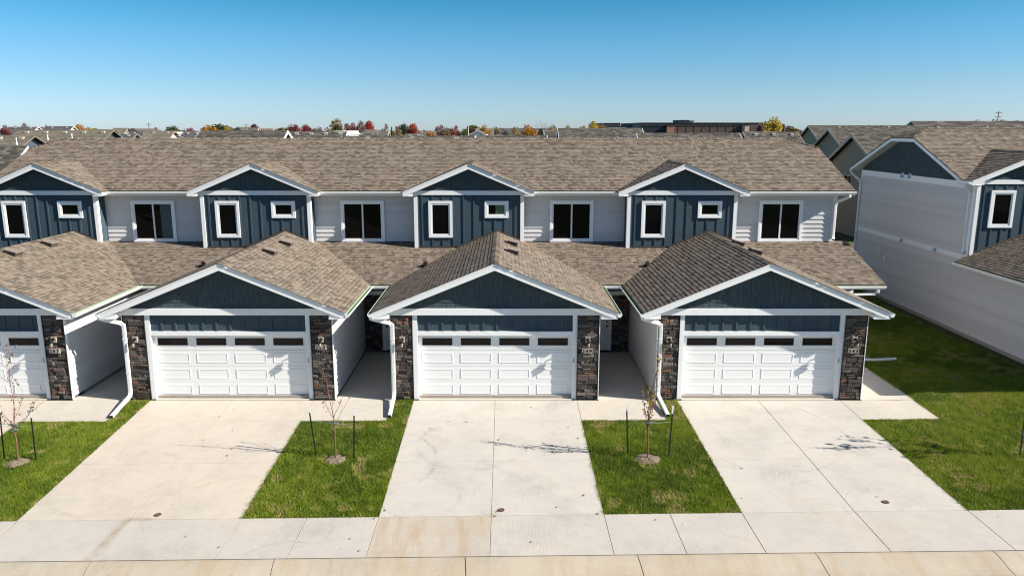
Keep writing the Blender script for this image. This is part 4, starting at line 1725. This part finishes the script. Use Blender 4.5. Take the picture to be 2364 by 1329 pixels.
# buildings just behind the row, only their roof tops show over its ridge
row_house('long brown-grey roof with a white gable trim right of centre-left on the skyline', 464, 664, 301.5, 46, 5, .45, 'bw_grey', 'shingle_grey', vents=0, rows=True)
row_house('grey roof with four pale box vents behind the ridge, beside the white gable trim', 668, 802, 303.5, 52, 5, .45, 'bw_grey', 'shingle_grey', vents=4, rows=True)
row_house('low brown roof behind the ridge above the third dormer', 790, 1096, 313.5, 44, 5, .42, 'bw_tan', 'shingle_grey', vents=3, rows=True)
row_house('low brown roof behind the ridge, left of the bare tall tree', 1100, 1262, 312, 40, 5, .42, 'bw_tan', 'shingle_grey', rows=True)
row_house('short grey roof with one vent left of the tall flat brown roof', 1256, 1330, 300, 60, 4, .45, 'bw_tan', 'shingle_grey', vents=1)
row_house('tall flat-looking brown roof below the bare tree and tan trees', 1288, 1482, 296, 52, 5, .45, 'bw_tan', 'shingle_grey', rows=True)
row_house('brown roof in front of the dark school block', 1470, 1706, 307, 44, 5, .45, 'bw_tan', 'shingle_grey', vents=0, rows=True)
row_house('brown roof with three pale vents below the yellow tree', 1716, 1840, 304, 50, 5.5, .5, 'bw_tan', 'shingle_grey', 'trim_tan', vents=3, rows=True)
# taupe town houses seen through the gap on the right: gable ends towards the gap
T = (('nearest taupe house with a gable end and sliding window in the gap between the townhouses', 26.45, 39, 35.6, 4.4, 5.95, 8.10, ((
    'left', .9, 3.4, 1.3, 1.5),), 0),
     ('second taupe house with a plain gable behind the gap', 34.9, 56, 60.5, 4.6, 6.3, 8.5, (), 0),
     ('farthest taupe house with four pale vents on a long ridge behind the gap', 42.6, 70, 86, 4.6, 6.7, 8.95, (), 4))
for lb, x0, x1, yr, hd, ze, zr, wn_, ve in T:
    far_house(lb, x0, x1, yr, hd, ze, zr, 'bw_tan', 'shingle_grey', 'trim_tan', wins=wn_, vents=ve, rows=True)
# lower wings that close the view behind the gap
far_house('low taupe wing with a dark shaded roof behind the gap', 29.5, 37.0, 52, 4, 3.4, 5.4, 'bw_navy', 'shingle_grey', 'trim_tan')
row_house('large high roof behind the right-hand townhouse', 2104, 2420, 279.5, 95, 6, .45, 'bw_tan', 'shingle_grey', 'trim_tan')
row_house('small cross gable with pale trim on the far right skyline', 2310, 2345, 283, 90, 3.4, .5, 'bw_tan', 'shingle_grey', 'trim_tan', axis='y') if 0 else None
# left side
far_house('grey shingled roof with white rake at the left edge behind the row', -42, -25.6, 19, 4.0, 4.85, 7.55, 'bw_grey', 'shingle_grey', vents=2, rows=True, backrake=False, rb=.13)
row_house('olive-grey roof with white pipes at the left edge', -70, 80, 313, 38, 5.5, .42, 'bw_navy', 'br_green', 'br_green', vents=3, rows=True, rb=.12)
row_house('olive-grey roof with box vents above the left end of the ridge', 44, 262, 300.5, 52, 6, .42, 'bw_navy', 'br_green', 'br_green', vents=5, rows=True, rb=.12)


def pipe(x, y, z, lb):
    b = MB()
    b.tube([(0, 0, -.3), (0, 0, .2)], .035, 8)
    b.tube([(0, 0, .1), (0, 0, .24)], .05, 8)
    b.tube([(0, 0, -.25), (0, 0, -.1)], .09, 8, r1=.05)
    o = b.build('vent_pipe', 'gutter')
    o.location = (x, y, z)
    tag(o, lb, 'vent pipe', 'white roof vent pipes')


for (px, py, Y, lb) in ((38, 326, 35.2, 'white vent pipe on the olive roof at the left edge'), (110, 316, 47.6, 'white vent pipe on the olive roof, left of two'), (166, 315, 48, 'white vent pipe on the olive roof, nearest the ridge end')):
    p = pt(px, py, Y)
    pipe(p.x, p.y, p.z, lb)

H = [  # label, px0, px1, ridge py, Y, half depth, slope, wall, roof, axis
    ('dark grey roofed house with a white gable at the far left', 18, 88, 293, 150, 6, .5, 'bw_white', 'br_grey', 'x'),
    ('dark hip-like roof of a white house on the left skyline', 104, 170, 291.5, 140, 6, .55, 'bw_white', 'br_grey', 'x'),
    ('navy gabled house in front of the orange tree', 180, 230, 305, 95, 4.5, .5, 'bw_navy', 'br_grey', 'y'),
    ('grey roof right of the orange tree', 192, 224, 296, 230, 6, .5, 'bw_beige', 'br_brown', 'x'),
    ('low grey hip roof at left', 222, 266, 298.5, 170, 6, .5, 'bw_beige', 'br_green', 'x'),
    ('grey roof with dark gable end at left', 262, 296, 295.5, 190, 6, .55, 'bw_grey', 'br_green', 'x'),
    ('reddish-brown roof at left', 284, 314, 296, 210, 6, .5, 'bw_beige', 'br_red', 'x'),
    ('dark roof with row of vents at left', 240, 316, 309, 85, 5, .45, 'bw_navy', 'br_grey', 'x'),
    ('grey gabled house left of the power pole', 318, 346, 296.5, 175, 6, .55, 'bw_grey', 'br_brown', 'y'),
    ('blue-grey roof beside the power pole', 300, 345, 304, 120, 5.5, .5, 'bw_navy', 'br_grey', 'x'),
    ('wide olive-grey roof in front of the green tree', 338, 404, 302.5, 100, 5.5, .5, 'bw_beige', 'br_green', 'x'),
    ('small white gabled house below the red and green trees', 400, 412, 302, 110, 4, .6, 'bw_white', 'br_green', 'y'),
    ('navy house with small gables left of the long brown roof', 424, 466, 303, 90, 5, .55, 'bw_navy', 'br_grey', 'x'),
    ('small dark house on the skyline left of the pole', 535, 555, 296, 240, 5, .6, 'bw_navy', 'br_grey', 'x'),
    ('pointed tan gable beside the second pole', 554, 571, 293, 230, 5, .8, 'bw_tan', 'br_brown', 'y'),
    ('tan roof with a white gable right of the second pole', 572, 598, 295, 220, 5, .6, 'bw_white', 'br_brown', 'x'),
    ('low reddish roof with white end on the skyline', 598, 632, 297, 240, 5, .5, 'bw_white', 'br_red', 'x'),
    ('small tan roof left of the dark shrub', 634, 652, 298, 230, 5, .5, 'bw_tan', 'br_brown', 'x'),
    ('pale tan roof under the red trees', 692, 724, 299, 230, 6, .4, 'bw_beige', 'br_red', 'x'),
    ('white gable end at the right end of the vented roof', 797, 806, 303.5, 62, 4.5, .9, 'bw_white', 'br_grey', 'y'),
    ('wide tan roof under the crimson trees', 838, 876, 299.5, 190, 6, .5, 'bw_beige', 'br_green', 'x'),
    ('grey roof with dark notches under the crimson trees', 822, 872, 306.5, 110, 5, .45, 'bw_grey', 'br_grey', 'x'),
    ('tan roof with a white gable left of the green conifer', 872, 898, 302, 160, 5, .6, 'bw_white', 'br_brown', 'x'),
    ('dark grey roof below the bright red tree', 936, 974, 309, 90, 5, .4, 'bw_grey', 'br_grey', 'x'),
    ('long tan roof right of the bright red tree', 962, 1006, 302, 150, 6, .5, 'bw_white', 'br_brown', 'x'),
    ('brown gabled house left of the crimson round tree', 1030, 1052, 297.5, 200, 6, .7, 'bw_tan', 'br_brown', 'y'),
    ('white gabled house facing the camera right of the white pole', 1086, 1124, 300.5, 140, 5, .5, 'bw_white', 'br_grey', 'y'),
    ('tan house with a hip-like roof behind the orange tree', 1098, 1140, 296, 200, 6, .5, 'bw_beige', 'br_green', 'x'),
    ('grey-tan roof behind the yellowish trees', 1154, 1190, 296, 190, 6, .5, 'bw_beige', 'br_grey', 'x'),
    ('long low pale roof far beyond the bare tree', 1190, 1290, 296.5, 420, 8, .4, 'bw_beige', 'br_grey', 'x'),
    ('far white house on the left skyline behind the grey roofs', 128, 152, 294, 260, 6, .5, 'bw_white', 'br_grey', 'y'),
]
for (lb, px0, px1, py, Y, hd, sl, wa, ro, ax) in H:
    a, c = pt(px0, py, Y), pt(px1, py, Y)
    if ax == 'x':
        far_house(lb, a.x, c.x, Y, hd, a.z - hd * sl, a.z, wa, ro, 'white' if 'white' in lb else 'bw_tan', rb=.10, vents=2 if Y < 160 else 0, wins=[('front', -1.5, 3.4, 1.2, 1.2)] if a.z - hd * sl > 5 else [])
    else:
        half = (c.x - a.x) / 2
        cx = (a.x + c.x) / 2
        far_house(lb, cx - 6, cx + 6, Y, half, a.z - half * sl, a.z, wa, ro, 'white' if 'white' in lb else 'br_brown', rb=.10, axis='y', wins=[('left', 0, 3.2, 1.2, 1.3)])

# the school: dark panelled blocks
sch = thing('school_building', 'long dark brown panelled school with flat roofs beyond the brown roofs', 'school', pt(1600, 300, 130))


def sblock(px0, px1, ptop, Y, depth, mat, name='wall_block', z0=-.5):
    o = sch.location
    a, c = pt(px0, ptop, Y), pt(px1, ptop, Y)
    b = MB()
    b.box(a.x - o.x, c.x - o.x, Y - o.y, Y + depth - o.y, z0 - o.z, a.z - o.z)
    w_ = b.build(name, mat, sch)
    b = MB()
    b.box(a.x - o.x - .08, c.x - o.x + .08, Y - o.y - .08, Y + depth - o.y + .05, a.z - o.z + .002, a.z - o.z + .22)
    b.build('parapet_cap', 'school_dark', w_)
    return w_, a, c


sblock(1480, 1800, 285.5, 150, 30, 'school_brown')
bb, a, c = sblock(1556, 1722, 291, 136, 12, 'school_brown')
o = sch.location
for i in range(9):
    x = a.x + (c.x - a.x) * (i + .5) / 9
    m = MB()
    m.box(x - o.x - .03, x - o.x + .03, 136 - o.y - .04, 136 - o.y - .002, -o.z, a.z - o.z)
    m.build('panel_joint', 'school_dark', bb)
for u0, u1 in ((.06, .26), (.45, .62)):
    m = MB()
    m.box(a.x + (c.x - a.x) * u0 - o.x, a.x + (c.x - a.x) * u1 - o.x, 136 - o.y - .06, 136 - o.y - .003, 4.8 - o.z, 7.2 - o.z)
    m.build('window_band', 'glass', bb)
bb, a, c = sblock(1480, 1540, 291.5, 130, 10, 'school_dark')
for i in range(8):
    x = a.x + (c.x - a.x) * (i + .5) / 8
    m = MB()
    m.box(x - o.x - .25, x - o.x + .25, 130 - o.y - .05, 130 - o.y - .002, 6.0 - o.z, 7.3 - o.z)
    m.build('window', 'bw_grey', bb)
sblock(1540, 1557, 291, 129, 9, 'school_brick', 'brick_pier')
sblock(1720, 1730, 289.5, 134, 8, 'school_pale', 'pale_fin')
sblock(1390, 1432, 286, 175, 20, 'school_brown')
sblock(1404, 1482, 292.5, 160, 20, 'bw_grey')
sblock(1567, 1591, 279.5, 152, 6, 'bw_navy', 'rooftop_unit', 6)
sblock(1592, 1602, 281, 153, 5, 'bw_white', 'rooftop_unit', 6)
sblock(1470, 1484, 289, 158, 5, 'bw_grey', 'rooftop_unit', 6)
sblock(1706, 1718, 287.5, 140, 3, 'bw_grey', 'rooftop_unit', 6)
# open steel frame at its right end
for p0, p1 in (((1796, 286), (1796, 306)), ((1810, 291), (1810, 306)), ((1796, 286.5), (1811, 291))):
    q0, q1 = pt(*p0, 145), pt(*p1, 145)
    if p0[0] == p1[0]:
        q1.z = 0
    m = MB()
    m.tube([q0 - o, q1 - o], .35, 4)
    m.build('steel_frame', 'school_dark', sch)

LEAF = {
    'crimson': ((.12, .02, .03), (.28, .06, .06)), 'red': ((.22, .03, .02), (.42, .08, .04)), 'pinkish': ((.17, .07, .075), (.30, .15, .14)),
    'orange': ((.28, .12, .02), (.5, .25, .04)), 'yellow': ((.34, .25, .03), (.58, .45, .07)), 'tan': ((.22, .16, .08), (.40, .31, .16)),
    'olive': ((.05, .06, .02), (.12, .12, .04)), 'dark green': ((.015, .03, .015), (.045, .065, .03)), 'maroon': ((.05, .018, .02), (.11, .04, .035)), 'brown': ((.13, .085, .045), (.24, .16, .09))}
for k, (a, c) in LEAF.items():
    M['lf_' + k] = leafmat('far_leaf_' + k.replace(' ', '_'), a, c)
TR = [  # px, top py, width px, colour, Y, shape
    (12, 290, 20, 'crimson', 130, 'r'), (35, 289, 12, 'crimson', 260, 'r'), (56, 286, 16, 'pinkish', 260, 'r'), (95, 292, 15, 'crimson', 250, 'r'), (109, 287, 11, 'pinkish', 260, 'r'),
    (181, 288, 22, 'orange', 150, 'r'), (207, 297, 30, 'yellow', 135, 'r'), (312, 298, 14, 'maroon', 240, 'r'), (360, 295, 16, 'pinkish', 280, 'r'), (398, 292, 28, 'olive', 190, 'r'), (428, 292, 32, 'crimson', 180, 'r'),
    (482, 290, 34, 'orange', 170, 'r'), (511, 289, 9, 'dark green', 180, 'c'), (524, 293.5, 15, 'yellow', 200, 'r'), (590, 290, 28, 'maroon', 300, 'r'), (646, 296, 14, 'dark green', 200, 'r'), (676, 286, 26, 'crimson', 170, 'r'), (706, 290, 24, 'crimson', 180, 'r'), (733, 290, 22, 'brown', 190, 'r'),
    (769, 276, 44, 'tan', 160, 'r'), (776, 290, 28, 'olive', 140, 'r'), (808, 282, 24, 'crimson', 165, 'r'), (832, 282, 22, 'pinkish', 190, 'r'), (852, 283, 30, 'red', 200, 'r'), (889, 286, 11, 'pinkish', 240, 'r'), (882, 295, 20, 'olive', 200, 'r'),
    (904, 293, 18, 'dark green', 120, 'c'), (918, 292, 12, 'brown', 150, 'r'), (931, 286, 18, 'dark green', 130, 'r'), (951, 287, 26, 'red', 135, 'r'), (954, 301, 13, 'dark green', 110, 'c'), (993, 303, 17, 'orange', 100, 'r'),
    (1016, 291, 22, 'pinkish', 210, 'r'), (1026, 295, 24, 'brown', 140, 'r'), (1050, 291, 19, 'crimson', 150, 'r'), (1061, 304, 15, 'dark green', 110, 'r'), (1073, 299, 20, 'olive', 130, 'r'), (1087, 295, 22, 'maroon', 200, 'r'),
    (1120, 291, 24, 'orange', 170, 'r'), (1170, 301, 20, 'olive', 120, 'r'), (1192, 295, 26, 'tan', 150, 'r'), (1220, 293, 44, 'orange', 110, 'r'), (1252, 297, 16, 'dark green', 100, 'r'), (1275, 293, 30, 'tan', 130, 'r'), (1312, 292, 22, 'tan', 150, 'r'), (1345, 290, 15, 'yellow', 140, 'r'), (1371, 283, 24, 'yellow', 150, 'r'), (1388, 286, 14, 'orange', 155, 'r'), (1436, 289, 14, 'tan', 190, 'r'),
    (1776, 269.5, 46, 'yellow', 105, 'r'), (1757, 288, 14, 'pinkish', 104, 'r'), (1825, 296, 40, 'brown', 420, 'r'), (2048, 290, 24, 'olive', 220, 'r'), (2016, 294, 12, 'pinkish', 300, 'r'),
    (2252, 277, 20, 'olive', 170, 'r'), (2296, 275, 34, 'brown', 175, 'r'), (2322, 276, 34, 'olive', 180, 'r'), (2352, 281, 30, 'olive', 185, 'r'), (2378, 279, 30, 'brown', 190, 'r'), (505, 296, 60, 'olive', 400, 'r'), (660, 297, 40, 'brown', 420, 'r'), (1140, 298, 40, 'tan', 420, 'r'), (1100, 297, 50, 'olive', 450, 'r')]
cnt = {}
ORD = ['first', 'second', 'third', 'fourth', 'fifth', 'sixth', 'seventh', 'eighth', 'ninth', 'tenth', 'eleventh', 'twelfth', 'thirteenth']
for k in LEAF:
    cnt[k] = sorted(t[0] for t in TR if t[3] == k)


def far_tree(px, py, wpx, colr, Y, shape):
    p = pt(px, py, Y)
    rad = 1.35 * wpx / 2 * (Y - CAM[1]) / F
    h = p.z + rad * .22
    n = len(cnt[colr])
    i = cnt[colr].index(px)
    lb = f'{ORD[i]} {colr} tree from the left along the far skyline' if n > 1 else f'the only {colr} tree on the far skyline'
    t = thing('far_tree', lb, 'tree', (p.x, Y, 0), 'autumn trees on the skyline')
    rr = random.Random(int(px * 3 + py))
    b = MB()
    b.tube([(0, 0, -.3), (rr.uniform(-.1, .1), 0, h * .3), (0, 0, h * .62)], max(.12, rad * .07), 6, r1=max(.05, rad * .02))
    for q in range(5):
        a = q * 1.26 + rr.random()
        z = h * rr.uniform(.3, .5)
        b.tube([(0, 0, z), (math.cos(a) * rad * .35, math.sin(a) * rad * .35, z + h * .15), (math.cos(a) * rad * .6, math.sin(a) * rad * .6, z + h * .26)], max(.06, rad * .03), 4, r1=.02)
    b.build('trunk', 'barkgrey', t)
    lf = MB()
    rz_ = min(h * .40, rad * 1.35)
    zc = h - rz_
    if shape == 'c':
        lobes = [(0, 0, h * f, rad * (1.02 - f), h * .09) for f in (.2, .3, .4, .5, .6, .7, .8, .9)]
    else:
        lobes = [(0, 0, zc, rad * .75, rz_ * .75)]
        for q in range(9):
            a = rr.uniform(0, 6.28)
            e = rr.uniform(-.7, 1)
            c_ = math.sqrt(max(0, 1 - e * e))
            s = rr.uniform(.32, .5)
            lobes.append((math.cos(a) * c_ * rad * (1 - s), math.sin(a) * c_ * rad * (1 - s), zc + e * rz_ * (1 - s), rad * s * 1.05, rz_ * s * 1.05))
    N = int(min(2600, 500 + 26 * wpx * wpx / 10))
    ls = max(.10, rad * .085)
    for _ in range(N):
        L = rr.choice(lobes)
        v = Vector((rr.gauss(0, 1), rr.gauss(0, 1), rr.gauss(0, 1))).normalized() * rr.random() ** .35
        c_ = Vector((L[0] + v.x * L[3], L[1] + v.y * L[3], L[2] + v.z * L[4]))
        u = Vector((rr.gauss(0, 1), rr.gauss(0, 1), rr.gauss(0, 1))).normalized()
        w2 = u.cross(Vector((rr.gauss(0, 1), rr.gauss(0, 1), rr.gauss(0, 1)))).normalized()
        s = ls * rr.uniform(.5, 1.1)
        lf.face([c_ - u * s, c_ + w2 * s * .7, c_ + u * s, c_ - w2 * s * .7], 0, rr.random())
    lf.build('crown', 'lf_' + colr, t)


for a in TR:
    far_tree(*a)


def bare_tree(px, py, Y, wpx, lb, seed):
    p = pt(px, py, Y)
    rr = random.Random(seed)
    t = thing('bare_tree', lb, 'tree', (p.x, Y, 0), 'bare trees on the skyline')
    h = p.z
    rad = wpx / 2 * (Y - CAM[1]) / F
    b = MB()
    b.tube([(0, 0, -.3), (0, 0, h * .45)], .16, 6, r1=.1)
    b.build('trunk', 'barkgrey', t)
    b = MB()

    def grow(q, d, L, r, lev):
        path = [q]
        for i in range(3):
            d = (d + Vector((rr.uniform(-.2, .2), rr.uniform(-.2, .2), .12))).normalized()
            q = q + d * L / 3
            path.append(q)
            if lev:
                for _ in range(2):
                    grow(q, (d + Vector((rr.uniform(-.8, .8), rr.uniform(-.8, .8), rr.uniform(-.1, .5)))).normalized(), L * .5, r * .55, lev - 1)
        b.tube(path, r, 4, r1=r * .4, cap=False)
    for k in range(6):
        a = k * 1.05 + rr.random()
        grow(Vector((0, 0, h * rr.uniform(.3, .46))), Vector((math.cos(a) * rad / h * 1.3, math.sin(a) * rad / h * 1.3, .8)).normalized(), h * .30, .03, 2)
    b.build('branches', 'barkgrey', t)


bare_tree(1267, 267, 95, 44, 'tall bare tree standing alone on the skyline near the centre', 3)
bare_tree(1664, 287, 70, 18, 'small brown bare tree in front of the school', 4)
bare_tree(1148, 289, 130, 26, 'thin bare tree right of the orange tree at centre', 8)

for (px, py, pb, Y, lb, arms) in ((343, 284, 305, 230, 'power pole above the left roofs', 1), (568, 286, 305, 230, 'second power pole on the skyline left of centre', 1), (1081, 291, 318, 110, 'pale slim pole beside the white gabled house', 0), (2306, 257, 300, 190, 'tall power pole with cross arms at the far right', 3)):
    p = pt(px, py, Y)
    t = thing('utility_pole', lb, 'pole', (p.x, Y, 0), 'poles on the skyline')
    b = MB()
    b.tube([(0, 0, -.3), (0, 0, p.z)], .16, 6, r1=.1)
    b.build('mast', 'trim_tan' if not arms else 'barkgrey', t)
    for i in range(arms):
        b = MB()
        b.box(-.9, .9, -.08, .08, p.z - .5 - i * 1.1, p.z - .36 - i * 1.1)
        b.build('cross_arm', 'barkgrey', t)


# fallen leaves blown over the concrete and lawn
b = MB()
rr = random.Random(91)
for _ in range(70):
    x, y = rr.uniform(-13, 12), rr.uniform(-8.5, -.3)
    z = gz(x, y) + .008
    a = rr.uniform(0, 6.28)
    u, v = Vector((math.cos(a), math.sin(a), rr.uniform(-.2, .3))), Vector((-math.sin(a), math.cos(a), rr.uniform(-.2, .3)))
    q = rr.uniform(.018, .042)
    c = Vector((x, y, z + q * .3))
    b.face([c - u * q, c + v * q * .6, c + u * q, c - v * q * .6], 0, rr.random() * .6)
o = b.build('fallen_leaves', 'leaf_brown', kind='stuff')
tag(o, 'small brown fallen leaves scattered over driveways and lawn', 'leaves')


# the far edge of town: a low wood that reads as one mass along the horizon
b = MB()
rr = random.Random(17)
for _ in range(9000):
    x = rr.uniform(-560, 640)
    top = 6.2 + 2.6 * noise.noise(Vector((x * .02, 3.1, 0))) + 1.6 * noise.noise(Vector((x * .11, 7.7, 0)))
    z = top * rr.random() ** .6
    y = rr.uniform(560, 640)
    u = Vector((rr.gauss(0, 1), rr.gauss(0, 1), rr.gauss(0, 1))).normalized()
    w2 = u.cross(Vector((rr.gauss(0, 1), rr.gauss(0, 1), rr.gauss(0, 1)))).normalized()
    q = rr.uniform(.7, 1.5)
    c = Vector((x, y, z))
    b.face([c - u * q, c + w2 * q * .7, c + u * q, c - w2 * q * .7], int(rr.random() < .35 + .5 * noise.noise(Vector((x * .03, 9.3, 0)))), rr.random())
o = b.build('woodland', ['lf_brown', 'lf_olive'], kind='stuff')
tag(o, 'low brown and olive woodland along the far horizon', 'woodland')
